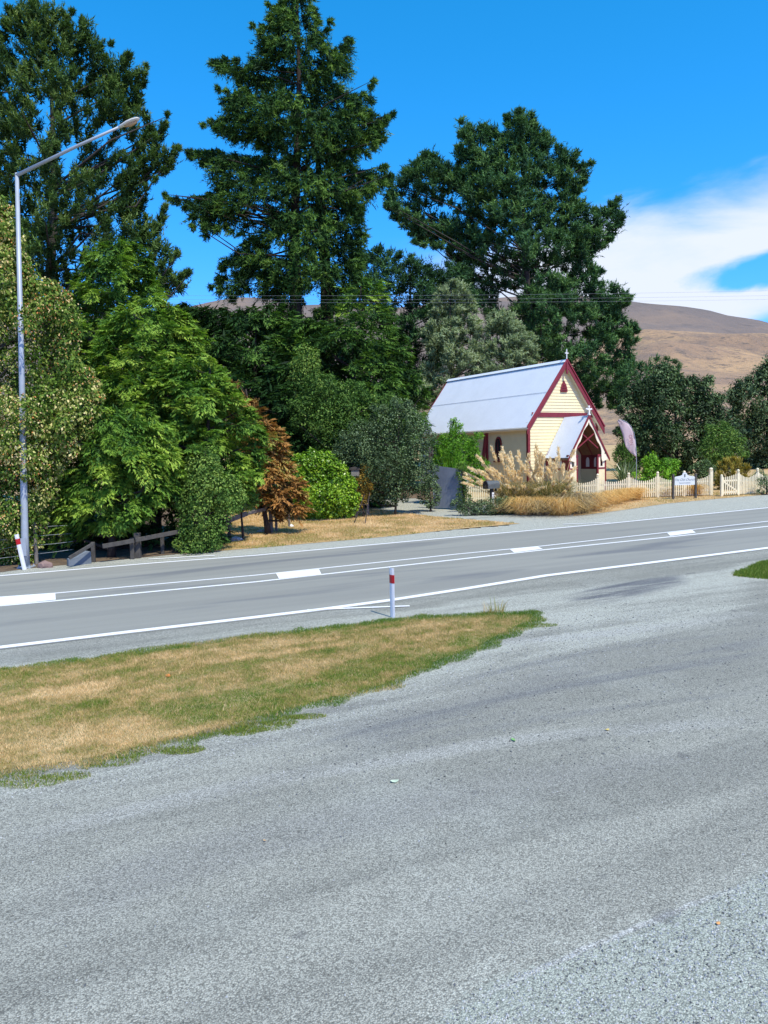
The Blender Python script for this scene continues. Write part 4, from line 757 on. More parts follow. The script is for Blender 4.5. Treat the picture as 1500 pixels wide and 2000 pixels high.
# dry weed stalks at the tip of the verge
def clump(name, label, cat, base, n, h, spread, lean, wd, mat, seed, tone=(.2, .9), droop=.5, seg=3, part=None, group=None, extra=None, elong=(1, 1)):
    r_ = np.random.default_rng(seed); base = Vector(base); root = empty(name, base, 0, label, cat, group)
    a = r_.uniform(0, 6.283, n); q = np.sqrt(r_.random(n)) * spread
    B = np.stack([np.cos(a) * q * elong[0], np.sin(a) * q * elong[1], np.full(n, -.02)], -1)
    hh = h * r_.uniform(.30, 1.15, n) ; d = np.stack([np.cos(a), np.sin(a), np.zeros(n)], -1) + r_.normal(0, .65, (n, 3)); d[:, 2] = 0
    ln = d * (lean * r_.uniform(.3, 1.1, n))[:, None]
    g = [blades(B, hh, np.full(n, wd) * r_.uniform(.6, 1.3, n), ln, r_, seg, droop, r_.uniform(tone[0], tone[1], n))]
    if extra is not None: g += extra
    o = np_mesh(part or 'blades', g, mat, root); return root
p = gp(972, 1196); clump('weed_tuft', 'tall wispy weed tuft at the far edge of the verge, nearer the stalks pair', 'weed', p, 60, .32, .16, .10, .012, G_BLADE, 71, (.2, .6), .1)
p = gp(955, 1198); clump('weed_tuft', 'thin dry weed stalks left of the wispy tuft on the verge', 'weed', p, 22, .26, .12, .08, .012, G_BLADE, 72, (.4, .8), .1)
# golden tussocks along the fence
tsk = [(1160, 1000, .95, .62, 'left end of the golden tussock row beside the pampas clump'), (1182, 992, .9, .6, 'second golden tussock along the row right of the pampas clump'), (1204, 986, .88, .6, 'third golden tussock along the row, in front of the porch'), (1222, 981, .85, .55, 'fourth golden tussock, where the row hides the fence foot'), (1243, 978, .85, .58, 'last and fullest tussock of the joined golden row'), (1278, 972, .55, .4, 'small dull tussock standing alone between the golden row and the sign'), (1303, 972, .62, .36, 'dark-centred tussock under the left sign post'), (1328, 970, .7, .42, 'pale tussock spilling forward below the sign board'), (1363, 970, .85, .46, 'rust-brown round tussock just left of the tall gate post')]
for k, (u, v, h, sp_, lb) in enumerate(tsk):
    p = gp(u, v); p.y += .45; p.z = gz(p.x, p.y)
    clump('tussock_grass', lb, 'tussock', p, 2200 if h > .8 else 1300, h * 1.3, sp_ * .45, sp_ * .8, .02, G_STRAW if k not in (6,) else G_BROWN, 80 + k, (.1, .95) if k != 8 else (.0, .6), .62, 4, group='golden tussocks along the picket fence')
# pampas-like clump with plumes
def pampas(label, base, n, h, sp_, lean, seed, plumes, mat=G_PAMPAS, tone=(0, .8), name='pampas_grass'):
    root = clump(name, label, 'ornamental grass', base, n, h * 1.6, sp_ * 1.3, lean * 1.35, .026, mat, seed, tone, .55, 5)
    plumes = [(a * 1.5, b_ * 1.5, c * 1.08, d * 1.3, e * 1.2, f * 1.15) for a, b_, c, d, e, f in plumes]
    r_ = np.random.default_rng(seed + 500); V, T = [], []; S = []; 
    for (dx, dy, hh, lx, ly, L) in plumes:
        b_ = np.array([dx * .5, dy * .5, 0.]); tp = np.array([dx + lx, dy + ly, hh]); K = 9
        pts = [b_ + (tp - b_) * t + np.array([lx, ly, 0]) * .35 * (t ** 3 - t) for t in np.linspace(0, 1, K)]
        mb = MB().tube(pts, .011, 4, cap=False); S.append(mb)
        ax_ = pts[-1] - pts[-2]; ax_ = ax_ / np.linalg.norm(ax_); m = 170; t = r_.random(m); wv = .088 * np.sin(np.pi * np.clip(t * .9 + .08, 0, 1)) ** .7
        P = pts[-1] + ax_ * (t * L - .1)[:, None] + rnd(m, r_) * (wv * r_.random(m))[:, None]; P[:, 2] -= .12 * t * t * L
        D = unit(ax_ * 1.1 + rnd(m, r_) * .65 + np.array([0, 0, -.15])); sz = r_.uniform(.7, 1.2, m)
        V.append(cards3(P, D, .12 * sz, .035 * sz, r_)); T.append(np.clip(r_.uniform(.25, 1, m), 0, 1))
    sm = MB()
    for q in S: sm.add(q.v, q.f)
    sm.build('stems', G_PLUME, root); np_mesh('plumes', [(np.concatenate(V), np.concatenate(T))], G_PLUME, root)
    return root
r_ = np.random.default_rng(77)
def PL(n, hr, lx, ly, L, sx=.5, sy=.35): return [(r_.uniform(-sx, sx), r_.uniform(-sy, sy), r_.uniform(*hr), r_.uniform(*lx), r_.uniform(*ly), r_.uniform(*L)) for _ in range(n)]
p = gp(1015, 1000); p.y += .9; p.z = gz(p.x, p.y)
pampas('left pampas clump with long straw plumes blown to the left beside the letterbox', p, 1900, 1.35, .5, .75, 901, PL(18, (1.1, 2.15), (-.8, .0), (-.5, .3), (.35, .7)) + PL(12, (1.2, 1.9), (-.3, .5), (-.5, .3), (.3, .6)) + PL(12, (.9, 1.6), (-1.2, -.6), (-.5, .2), (.4, .75)) + PL(14, (.5, 1.2), (-.7, .8), (-.8, -.3), (.25, .5)), tone=(.1, .9))
p = gp(1085, 1002); p.y += .9; p.z = gz(p.x, p.y)
pampas('right pampas clump with upright tawny plumes in front of the porch roof', p, 1900, 1.45, .5, .7, 902, PL(22, (1.3, 2.25), (-.45, .3), (-.4, .3), (.3, .6)) + PL(12, (1.1, 1.8), (-.6, .6), (-.5, .2), (.25, .5)) + PL(10, (.5, 1.2), (-.7, .7), (-.8, -.3), (.25, .45)), tone=(.0, .8))
G_TWIG = leafmat('grey_brown_dead_blades', [(0, (.08, .065, .04)), (.5, (.30, .23, .13)), (1, (.66, .52, .30))], .2, .8, .2)
r2_ = np.random.default_rng(8)
for k, (u, v, h, s_, ln, lb, mt_) in enumerate([(1000, 1004, .6, .36, .4, 'brown dead grass mound at the left foot of the pampas clumps', G_TWIG), (1030, 1006, .8, .5, .6, 'straw-coloured collapsed grass between the two pampas clumps', G_STRAW), (1060, 1007, .9, .45, .55, 'grey-brown withered grass mound at the middle of the pampas bank', G_TWIG), (1100, 1007, .85, .5, .6, 'tangled straw mound below the right pampas clump', G_STRAW), (1130, 1004, .95, .45, .6, 'drooping grey and straw grass at the right end of the pampas bank', G_TWIG)]):
    p = gp(u, v); p.y += .35; p.z = gz(p.x, p.y); clump('grass_mound', lb, 'grass clump', p, 1500, h * r2_.uniform(1.3, 1.9), s_ * .8, ln * 1.5, .022, mt_, 950 + k, (.1, 1.0), .7, 4, group='withered grass mounds below the pampas')
# sword-leaved plant beside the porch
p = gnd(1222, 42.5)
clump('flax_plant', 'dark sword-leaved flax plant between the porch and the feather flag', 'plant', p, 170, 2.3, .25, 1.0, .06, G_FLAX, 990, (.1, .95), .35, 4)
p = gnd(880, 36.0)
clump('flax_plant', 'upright spiky green flax showing above the bush at the church side', 'plant', p, 120, 3.1, .2, .6, .05, G_LIME, 991, (.3, .9), .1, 4)

# ------------------------------------------------------------------ church
Dc = 42.2; c0_ = at(1101, 950, Dc); base = Vector((c0_.x, c0_.y, gz(c0_.x, c0_.y)))
CH = empty('church', base, R(30), 'small cream weatherboard church with maroon trim and pale blue iron roof', 'church')
Wc, Lc, HE, HA = 5.0, 10.6, 3.75, 7.0       # width, length, wall height, apex of the wall
hw = Wc / 2; pit = (HA - HE) / hw
def boards(mb, pts_fn, z0, z1, step=.165):
    z = z0
    while z < z1 - .01:
        zt = min(z + step, z1); pts_fn(mb, z, zt); z += step
# walls: solid core, boards proud of it
mb = MB(); mb.prism([(-hw, 0), (hw, 0), (hw, HE), (0, HA), (-hw, HE)], .0, .12); mb.build('front_wall', CREAM, CH)
mb = MB(); mb.prism([(-hw, 0), (hw, 0), (hw, HE), (0, HA), (-hw, HE)], Lc - .12, Lc); mb.build('rear_wall', CREAM, CH)
for s in (-1, 1):
    mb = MB(); mb.box(min(s * hw, s * (hw - .12)), max(s * hw, s * (hw - .12)), .123, Lc - .123, 0, HE - .02); mb.build('side_wall', CREAM, CH)
mb = MB()
def fb(mb, a, b_):
    def hx(z): return hw - .09 if z < HE else max((HA - z) / pit - .02, .01)
    xa, xb = hx(a), hx(b_)
    vs = [(-xa, -.034, a), (xa, -.034, a), (xb, -.008, b_), (-xb, -.008, b_), (-xa, .002, a), (xa, .002, a), (xb, .002, b_), (-xb, .002, b_)]
    mb.add(vs, [(0, 1, 2, 3), (0, 4, 5, 1), (1, 5, 6, 2), (3, 7, 4, 0)])
boards(mb, fb, .25, HA - .15); mb.build('weatherboards', CREAM, CH, kind='stuff')
mb = MB()
def sb(mb, a, b_):
    mb.add([(-hw - .034, .09, a), (-hw - .034, Lc - .09, a), (-hw - .008, Lc - .09, b_), (-hw - .008, .09, b_), (-hw, .09, a), (-hw, Lc - .09, a)], [(0, 3, 2, 1), (0, 1, 5, 4)])
boards(mb, sb, .25, HE - .15); mb.build('weatherboards', CREAM, CH, kind='stuff')
mb = MB()
mb.box(-hw - .02, hw + .02, -.02, 0.0, 0, .25); mb.build('foundation_board', paint('grey_concrete', (.3, .29, .27), .9), CH)
for s in (-1, 1):
    mb = MB(); mb.box(*(sorted((s * (hw - .10), s * (hw + .05)))), -.05, .10, .1, HE + .02); mb.build('corner_board', MAROON, CH)
# roof
EO = .26; ov = .30                        # eave and verge overhang
ze = HE - EO * pit; RT = .10
for s in (-1, 1):
    mb = MB(); n = 98; x0, z0, x1, z1 = s * (hw + EO), ze + .09, 0.0, HA + .09
    nx_, nz_ = s * pit, 1.0; q = math.hypot(nx_, nz_); nx_, nz_ = nx_ / q, nz_ / q
    vs = []
    for j in range(n * 2 + 1):
        y = -ov + .045 + (Lc + 2 * ov - .09) * j / (n * 2); b_ = .018 * (1 if j % 2 else -1)
        for (xx, zz) in ((x0, z0), (x1, z1)): vs.append((xx + nx_ * b_, y, zz + nz_ * b_))
    fs = [(2 * j, 2 * j + 1, 2 * j + 3, 2 * j + 2) for j in range(n * 2)]
    m0 = MB().add(vs, fs)
    ro = m0.build('roof', ROOF, CH, smooth=True)
    # lap seam between the upper and lower run of sheets
    sm_ = MB(); t = .52
    sm_.bar((x0 + (x1 - x0) * t + nx_ * .021, -ov + .05, z0 + (z1 - z0) * t + nz_ * .021), (x0 + (x1 - x0) * t + nx_ * .021, Lc + ov - .05, z0 + (z1 - z0) * t + nz_ * .021), .025, .010, (nx_, 0, nz_)); sm_.build('sheet_lap', paint('roof_lap', (.62, .68, .75), .5), ro)
    mb = MB(); mb.prism([(s * (hw + EO - .03), ze + .0), (s * .0, HA + .0), (s * .0, HA - .09), (s * (hw + EO - .03), ze - .09)], -ov + .05, Lc + ov - .05, 'xz'); mb.build('roof_lining', PALECREAM, CH)
    mb = MB(); mb.bar((s * (hw + EO + .03), -ov, ze + .02), (s * (hw + EO + .03), Lc + ov, ze + .02), .09, .10); mb.build('gutter', PALECREAM if s < 0 else MAROON, CH, bevel=.02)
    for yy, nm in ((-ov, 'bargeboard'), (Lc + ov - .04, 'bargeboard')):
        mb = MB(); dz = .30; e = .10
        mb.prism([(s * (hw + EO + e * .6), ze - e * pit * .6 + .13), (0, HA + .14), (0, HA + .14 - dz * 1.25), (s * (hw + EO + e * .6), ze - e * pit * .6 - .22)], yy, yy + .04); mb.build(nm, MAROON, CH)
    mb = MB(); mb.bar((s * (hw + EO + .06), -ov - .015, ze + .12), (0, -ov - .015, HA + .15), .05, .07, (0, 1, 0)); mb.build('barge_capping', paint('maroon_cap', (.27, .03, .04), .35), CH)
mb = MB(); mb.prism([(-.16, HA + .02 - .02), (0, HA + .16), (.16, HA + .0), (0, HA + .11)], -ov, Lc + ov); mb.build('ridge_cap', ROOF, CH)
mb = MB(); mb.box(-.06, .06, -ov - .03, -ov + .02, HA - .62, HA + .12); mb.build('king_post', MAROON, CH)
def cross(parent, x, y, z, h, w_, t, mat, budded=False):
    mb = MB(); mb.box(x - t, x + t, y - t, y + t, z, z + h); mb.box(x - w_, x - t, y - t, y + t, z + h * .58, z + h * .58 + 2 * t); mb.box(x + t, x + w_, y - t, y + t, z + h * .58, z + h * .58 + 2 * t)
    if budded:
        for cx, cz in ((x - w_, z + h * .58 + t), (x + w_, z + h * .58 + t), (x, z + h)):
            mb.lathe((cx, y, cz), [(.001, -t * 1.7), (t * 1.5, -t * .8), (t * 1.7, 0), (t * 1.5, t * .8), (.001, t * 1.7)], 8)
        mb.box(x - t * 1.8, x + t * 1.8, y - t * 1.8, y + t * 1.8, z - .04, z + .03)
    mb.build('finial_cross', mat, parent)
cross(CH, 0, -ov + .02, HA + .14, .55, .13, .022, WHITEP)
# belt board, vent
mb = MB(); zb = HE + .42; mb.box(-(HA - zb) / pit - .1, (HA - zb) / pit + .1, -.065, -.036, zb - .12, zb + .13); mb.build('belt_board', MAROON, CH)
def lancet(cx, z0, w_, h, n=6):
    "outline of a pointed arch opening"
    sp_ = z0 + h - w_ * .95; pts = [(cx - w_ / 2, z0), (cx + w_ / 2, z0), (cx + w_ / 2, sp_)]
    for k in range(1, n + 1):
        t = k / n; pts.append((cx + w_ / 2 * math.cos(t * math.pi / 2) ** .9, sp_ + w_ * .95 * math.sin(t * math.pi / 2) ** 1.0))
    pts += [(2 * cx - x, z) for x, z in pts[:1:-1][1:]]
    return pts
mb = MB(); zc = 5.42; mb.prism([(-.24, zc), (.24, zc), (.25, zc + .10), (.16, zc + .38), (0, zc + .62), (-.16, zc + .38), (-.25, zc + .10)], -.085, -.03); gv = mb.build('gable_vent', MAROON, CH)
for k in range(5):
    mb = MB(); z = zc + .05 + k * .09; w_ = .2 - k * .03; mb.add([(-w_, -.088, z), (w_, -.088, z), (w_, -.118, z - .03), (-w_, -.118, z - .03), (-w_, -.088, z - .02), (w_, -.088, z - .02)], [(0, 1, 2, 3), (3, 2, 5, 4)]); mb.build('louvre', MAROON, gv)
# side windows and raking buttresses
for y in (2.45, 5.0, 7.4, 9.2):
    mb = MB(); mb.prism([(yy, zz) for yy, zz in lancet(y, 1.75, .58, 1.35)], -hw - .075, -hw - .02, 'yz'); wn = mb.build('window', MAROON, CH)
    mb = MB(); mb.prism([(yy, zz) for yy, zz in lancet(y, 1.84, .42, 1.14)], -hw - .085, -hw - .078, 'yz'); mb.build('pane', GLASS, wn)
    mb = MB(); mb.box(-hw - .10, -hw - .087, y - .015, y + .015, 1.84, 2.9); mb.build('glazing_bar', MAROON, wn)
    mb = MB(); mb.box(-hw - .14, -hw - .02, y - .36, y + .36, 1.68, 1.75); mb.build('sill', MAROON, wn)
for y in (3.45, 6.3):
    mb = MB(); mb.bar((-hw - .08, y, .2), (-hw - .08, y, HE - .3), .13, .10, (1, 0, 0)); bt = mb.build('buttress', MAROON, CH)
    mb = MB(); mb.bar((-hw - .62, y, .15), (-hw - .14, y, HE - .42), .12, .15); mb.build('raking_strut', MAROON, bt)
# porch
PO = empty('porch', (0, 0, 0)); PO.parent = CH
Lp, pw, pe, pa = 1.82, 1.28, 2.0, 3.98; pp = (pa - pe) / pw; po = .14
for s in (-1, 1):
    x0, z0 = s * (pw + po), pe - po * pp; q = math.hypot(pp, 1); nx_, nz_ = s * pp / q, 1 / q; n = 22
    vs = []
    for j in range(n * 2 + 1):
        y = -.05 - (Lp + .08) * j / (n * 2); b_ = .014 * (1 if j % 2 else -1)
        for xx, zz in ((x0, z0 + .07), (0, pa + .07)): vs.append((xx + nx_ * b_, y, zz + nz_ * b_))
    MB().add(vs, [(2 * j, 2 * j + 1, 2 * j + 3, 2 * j + 2) for j in range(n * 2)]).build('porch_roof', ROOF, PO, smooth=True)
    mb = MB(); mb.prism([(x0, z0), (0, pa), (0, pa - .06), (x0, z0 - .06)], -Lp - .06, -.04); mb.build('porch_ceiling', paint('brown_varnished_boards', (.26, .13, .06), .5, .3, 5), PO)
    # outer maroon barge and inner cream fretwork
    mb = MB(); mb.prism([(s * (pw + po + .08), pe - (po + .08) * pp + .12), (0, pa + .13), (0, pa - .06), (s * (pw + po + .08), pe - (po + .08) * pp - .03)], -Lp - .13, -Lp - .09); mb.build('porch_bargeboard', MAROON, PO)
    outer = [(s * (pw + po) * t, pa - .05 - (pa - pe + po * pp) * t) for t in np.linspace(0.0, 1, 14)]
    inner = []
    for i, t in enumerate(np.linspace(0, 1, 14)):
        wv = .12 + .05 * math.sin(t * 15.0) + (.30 * max(0, (t - .62) / .38) ** 1.1 if t > .62 else 0)
        inner.append((s * max((pw + po) * t - wv * .95, 0.0), pa - .05 - (pa - pe + po * pp) * t - wv * .28))
    mb = MB(); ft = -Lp - .125
    for a in range(13):
        q_ = [outer[a], outer[a + 1], inner[a + 1], inner[a]]
        if abs(q_[0][0] - q_[3][0]) < 1e-6 and abs(q_[0][1] - q_[3][1]) < 1e-6: q_ = q_[:3]
        mb.prism(q_, ft + .04, ft + .075)
    fr = mb.build('porch_fretwork', PALECREAM, PO)
    cx, cz = s * (pw - .06), pe + .12
    mb = MB(); mb.prism([(cx - .09, cz - .1), (cx + .09, cz - .1), (cx + .05, cz), (cx, cz + .16), (cx - .05, cz)], ft + .030, ft + .038); mb.build('trefoil_shade_inlay', paint('shadow_green', (.05, .07, .05), .9), fr)  # dark piece laid on the fretwork, painted as a shaded opening
    # posts, transom, lancet panel, base
    for xx in (pw - .03, pw - .58):
        mb = MB(); mb.box(*sorted((s * xx, s * (xx + .10))), -Lp, -Lp + .10, 0, pe - .02); mb.build('post', MAROON, PO)
    mb = MB(); mb.box(*sorted((s * (pw - .58), s * (pw + .12))), -Lp - .02, -Lp + .12, pe - .12, pe - .0); mb.build('transom', MAROON, PO)
    mb = MB(); mb.box(*sorted((s * (pw - .48), s * (pw - .03))), -Lp - .01, -Lp + .11, 1.22, 1.30); mb.build('rail', MAROON, PO)
    xa, xb = sorted((s * (pw - .48), s * (pw - .03))); c_ = (xa + xb) / 2
    pan = MB().box(xa, c_ - .085, -Lp + .02, -Lp + .06, 1.301, pe - .121).box(c_ + .085, xb, -Lp + .02, -Lp + .06, 1.301, pe - .121).box(c_ - .085, c_ + .085, -Lp + .02, -Lp + .06, 1.301, 1.37).box(c_ - .085, c_ + .085, -Lp + .02, -Lp + .06, 1.80, pe - .121)
    pan.build('lancet_panel', PALECREAM, PO)
    MB().prism([(c_ - .085, 1.80), (c_ - .085, 1.68), (c_, 1.80)], -Lp + .02, -Lp + .06).prism([(c_ + .085, 1.80), (c_ + .085, 1.68), (c_, 1.80)], -Lp + .02, -Lp + .06).build('lancet_head', PALECREAM, PO)
    mb = MB(); mb.box(xa, xb, -Lp + .01, -Lp + .07, .05, 1.22); mb.build('base_panel', CREAM, PO)
    for k in range(3): MB().box(xa + .10 + k * .12, xa + .125 + k * .12, -Lp + .002, -Lp + .008, .05, 1.21).build('batten', PALECREAM, PO)
    # side walls with pale lancets
    mb = MB(); sx0, sx1 = sorted((s * (pw - .02), s * (pw + .04)))
    mb.box(sx0, sx1, -Lp + .13, -.04, .05, 1.20); mb.build('side_panel', CREAM, PO)
    mb = MB(); mb.box(sx0, sx1, -Lp + .13, -.04, 1.201, pe - .02); sp2 = mb.build('side_panel', MAROON, PO)
    for yy in (-1.15, -.55):
        MB().prism(lancet(yy, 1.32, .24, .52), sx0 - .012, sx1 + .012, 'yz').build('pane', DAYLIGHTPANE, sp2)  # pale colour stands in for bright outside light through openings
MB().bar((-.85, -Lp - .03, 2.3), (.45, -Lp - .03, 3.12), .05, .06).build('cross_brace', MAROON, PO)
MB().bar((.75, -Lp + .02, 2.32), (-.42, -Lp + .02, 3.12), .05, .06).build('cross_brace', MAROON, PO)
for yy in (-.9, -.1):
    for s in (-1, 1): MB().bar((s * pw, yy, pe + .0), (0, yy, pa - .12), .08, .10, (0, 1, 0)).build('rafter', MAROON, PO)
door = MB().prism(lancet(0, .1, 1.1, 2.25), -.13, -.07).build('door', paint('dark_brown_door', (.07, .03, .022), .5), PO)
MB().lathe((.4, -.16, 1.1), [(.001, -.03), (.03, -.015), (.03, .015), (.001, .03)], 8).build('handle', GALV, door)
MB().box(-1.1, 1.1, -Lp - .1, -.08, 0, .1).build('step', WOOD, PO)
cross(PO, 0, -Lp - .09, pa + .12, .40, .155, .038, WHITEP, True)

# ------------------------------------------------------------------ fences
def spot(u, v): return gp(u, v)
fa, fb_ = Vector(gnd(912, 36.4)), gp(1388, 968)
def fencepoint(t): 
    q = fa + (fb_ - fa) * t; return Vector((q.x, q.y, gz(q.x, q.y)))
def picket_fence(label, A, B, posts, hp=1.16, dip=.26, tall_end=False):
    A, B = Vector(A), Vector(B); L = (B - A).to_2d().length; an = math.atan2(B.y - A.y, B.x - A.x)
    root = empty('picket_fence', A, an, label, 'fence'); sl = (B.z - A.z) / L
    pk = MB()
    for i in range(len(posts) - 1):
        p0, p1 = posts[i], posts[i + 1]; n = max(int(round((p1 - p0) / .102)), 2)
        for k in range(1, n):
            x = p0 + (p1 - p0) * k / n; t = k / n; h = hp - .06 - dip * math.sin(math.pi * t) ** .8 + random.uniform(-.008, .008); g = sl * x; w_ = .029
            pk.add([(x - w_, -.05, g + .05), (x + w_, -.05, g + .05), (x + w_, -.05, g + h - .03), (x, -.05, g + h), (x - w_, -.05, g + h - .03), (x - w_, -.032, g + .05), (x + w_, -.032, g + .05), (x + w_, -.032, g + h - .03), (x, -.032, g + h), (x - w_, -.032, g + h - .03)], [(0, 1, 2, 3, 4), (9, 8, 7, 6, 5), (0, 5, 6, 1), (1, 6, 7, 2), (2, 7, 8, 3), (3, 8, 9, 4), (4, 9, 5, 0)])
        for z in (.28, .70):
            MB().bar((p0 + .05, 0, z + sl * (p0 + .05)), (p1 - .05, 0, z + sl * (p1 - .05)), .045, .085).build('rail', FENCEP, root)
    pk.build('pickets', FENCEP, root, kind='stuff')
    for i, x in enumerate(posts):
        g = sl * x; e = .0 if not (tall_end and i == len(posts) - 1) else .10; w_ = .052 if not e else .075
        o_ = MB().box(x - w_, x + w_, -w_ - .012, w_ - .012, g, g + hp + e - .06).build('post', FENCEP, root, bevel=.008)
        r0_ = w_ + .02
        MB().lathe((x, -.012, g + hp + e - .06), [(r0_, 0), (r0_ * 1.1, .015), (r0_ * .6, .035), (r0_ * .95, .07), (r0_ * .95, .10), (r0_ * .55, .145), (.004, .155)], 10).build('post_cap', FENCEP, o_, smooth=False)
    return root
Lf = (fb_ - fa).to_2d().length
pos = []
for u in (912, 972, 1036, 1100, 1160, 1221, 1279, 1333, 1388): 
    pos.append(Lf * (u - 912) / (1388 - 912) * (1 + .04 * (1 - (u - 912) / 476)))
picket_fence('long scalloped cream picket fence in front of the church, up to the open gateway', fa, fb_, pos, tall_end=True)
ga, gb = gp(1441, 967.5), gp(1600, 954)
gb = Vector((gb.x, gb.y, gz(gb.x, gb.y))); Lg = (gb - ga).to_2d().length
picket_fence('scalloped cream picket fence right of the gateway, running out of the photo', ga, gb, [0, 1.3, 2.6, 3.9] if Lg > 3.9 else [0, Lg * .33, Lg * .66, Lg])
g0 = gp(1409, 970); an = math.atan2(ga.y - g0.y, ga.x - g0.x) - .05; gl = (ga - g0).to_2d().length - .06
GT = empty('picket_gate', g0, an, 'small cream picket gate with diagonal brace, closed beside the gateway gap', 'gate')
MB().box(-.05, .05, -.05, .05, 0, .98).build('post', FENCEP, GT, bevel=.008); MB().lathe((0, 0, .98), [(.055, 0), (.06, .03), (.03, .07), (.003, .08)], 8).build('post_cap', FENCEP, GT)
pk = MB(); n = 8
for k in range(n): x = .09 + (gl - .12) * k / (n - 1); pk.box(x - .027, x + .027, -.04, -.022, .08, .92 + .2 * (k / n) ** 1.6)
pk.build('pickets', FENCEP, GT, kind='stuff')
for z in (.2, .75): MB().bar((.06, 0, z), (gl, 0, z), .04, .08).build('rail', FENCEP, GT)
MB().bar((.1, -.005, .72), (gl - .05, -.005, .24), .035, .07).build('brace', FENCEP, GT)

# sign on the fence
p0, p1 = gp(1315, 975), gp(1355, 973)
p0.y -= .12; p1.y -= .12
an = math.atan2(p1.y - p0.y, p1.x - p0.x); sl_ = (p1 - p0).to_2d().length
SG = empty('fence_sign', (p0.x, p0.y, gz(p0.x, p0.y)), an, 'pale shaped sign board with grey lettering between two dark posts at the picket fence', 'sign')
for x in (-.06, sl_ + .04): MB().box(x - .045, x + .045, -.045, .045, 0, 1.18).build('post', DARK_SHADE_WOOD, SG, bevel=.006)
b0, b1, bz, bt_ = 0.0, sl_ - .02, .66, 1.06
mid = (b0 + b1) / 2
pts = [(b0, bz), (b1, bz), (b1, bt_ - .04), (b1 - .06, bt_), (mid + .22, bt_ + .03), (mid + .13, bt_ + .07), (mid + .10, bt_ + .15), (mid, bt_ + .20), (mid - .10, bt_ + .15), (mid - .13, bt_ + .07), (mid - .22, bt_ + .03), (b0 + .06, bt_), (b0, bt_ - .04)]
sb_ = MB().prism(pts, -.03, 0).build('board', paint('pale_grey_sign', (.60, .64, .64), .5, .08), SG)
INK = paint('grey_lettering', (.16, .20, .20), .7)
def text(s_, parent, size, loc, name='lettering', shear=0, rot=(R(90), 0, 0), mat=INK, sx=1):
    c = bpy.data.curves.new(name, 'FONT'); c.body = s_; c.size = size; c.align_x = 'CENTER'; c.shear = shear; c.extrude = .001
    t = bpy.data.objects.new(name, c); col.objects.link(t)
    dg = bpy.context.evaluated_depsgraph_get(); me = bpy.data.meshes.new_from_object(t.evaluated_get(dg)); bpy.data.objects.remove(t)
    o_ = bpy.data.objects.new(name, me); col.objects.link(o_); me.materials.clear(); me.materials.append(mat); o_.parent = parent; o_.location = loc; o_.rotation_euler = rot; o_.scale = (sx, 1, 1); return o_
text('The Old Church', sb_, .155, (mid - .02, -.034, .86), shear=.4)
text('Accommodation', sb_, .085, (mid, -.034, .735))
MB().lathe((0, 0, 0), [(.035, -.06), (.035, .06)], 8).build('emblem', INK, sb_, loc=(mid, -.026, bt_ + .05))

# feather flag
fp = gnd(1245, 40.6); FL = empty('feather_flag', fp, R(0), 'pale pink feather banner flag on a curved pole leaning left beside the porch', 'flag')
pole = []; edge_l = []; edge_r = []
for u, v in [(1244, 925), (1243, 893), (1241, 862), (1238, 845), (1232, 832), (1222, 823), (1211, 819), (1206, 821)]: pole.append(at(u, v, 40.6) - fp)
pole[0].z = 0; pole[0].x = pole[1].x
MB().tube(pole, [.022, .02, .018, .016, .014, .012, .01, .008], 6).build('pole', GALV, FL, smooth=True)
Lq = [(1206, 821), (1209, 829), (1212, 838), (1216, 849), (1218.5, 860), (1221, 868), (1222, 872), (1226, 878), (1231, 884), (1236, 888), (1242, 892)]
Rq = [(1210, 819.5), (1220, 823), (1228, 829), (1233.5, 837), (1237, 846), (1239, 854), (1240.5, 862), (1241.5, 870), (1242.5, 878), (1243, 885), (1243.6, 893)]
vs = []; nC = 7
for i in range(len(Lq)):
    for k in range(nC):
        t = k / (nC - 1); u = Lq[i][0] * (1 - t) + Rq[i][0] * t; v = Lq[i][1] * (1 - t) + Rq[i][1] * t
        d = 40.6 + .07 * math.sin(t * 4.5 + i * .9) * (1 - t) + .03 * math.sin(i * 1.7)
        vs.append(at(u, v, d) - fp)
cl = MB().add(vs, [(i * nC + k, i * nC + k + 1, (i + 1) * nC + k + 1, (i + 1) * nC + k) for i in range(len(Lq) - 1) for k in range(nC - 1)]).build('banner', leafmat('pale_pink_cloth', [(0, (.66, .54, .56)), (1, (.66, .54, .56))], .35, .8, .1, (1, 1, 1)), FL, smooth=True)
sol = cl.modifiers.new('s', 'SOLIDIFY'); sol.thickness = .004
MARK = paint('dark_rose_print', (.26, .08, .10), .7)
lp = at(1229.5, 860, 40.45) - fp
text('OPEN', cl, .24, lp, 'lettering', rot=(R(90), R(82), 0), mat=MARK, sx=.9)

# grey corrugated iron fence
ca, cb = Vector(gnd(846, 34.8)), Vector(gnd(903, 33.9)); an = math.atan2(cb.y - ca.y, cb.x - ca.x); Lk = (cb - ca).to_2d().length
IF = empty('iron_fence', ca, an, 'dark grey corrugated iron fence panel in shade beside the rose bush', 'fence'); n = 36
top0, top1 = 1.98, 1.78
vs = []
for k in range(n + 1):
    x = Lk * k / n; y = .012 * (1 if k % 2 else -1); vs += [(x, y, .05), (x, y, top0 + (top1 - top0) * k / n)]
MB().add(vs, [(2 * k, 2 * k + 2, 2 * k + 3, 2 * k + 1) for k in range(n)]).build('corrugated_panel', IRONGREY, IF, smooth=True)
for x in (0, Lk): MB().box(x - .05, x + .05, .03, .13, 0, 1.72).build('post', DARK_SHADE_WOOD, IF)
MB().bar((.05, .05, 1.5), (Lk - .05, .05, 1.45), .05, .08).build('rail', DARK_SHADE_WOOD, IF)

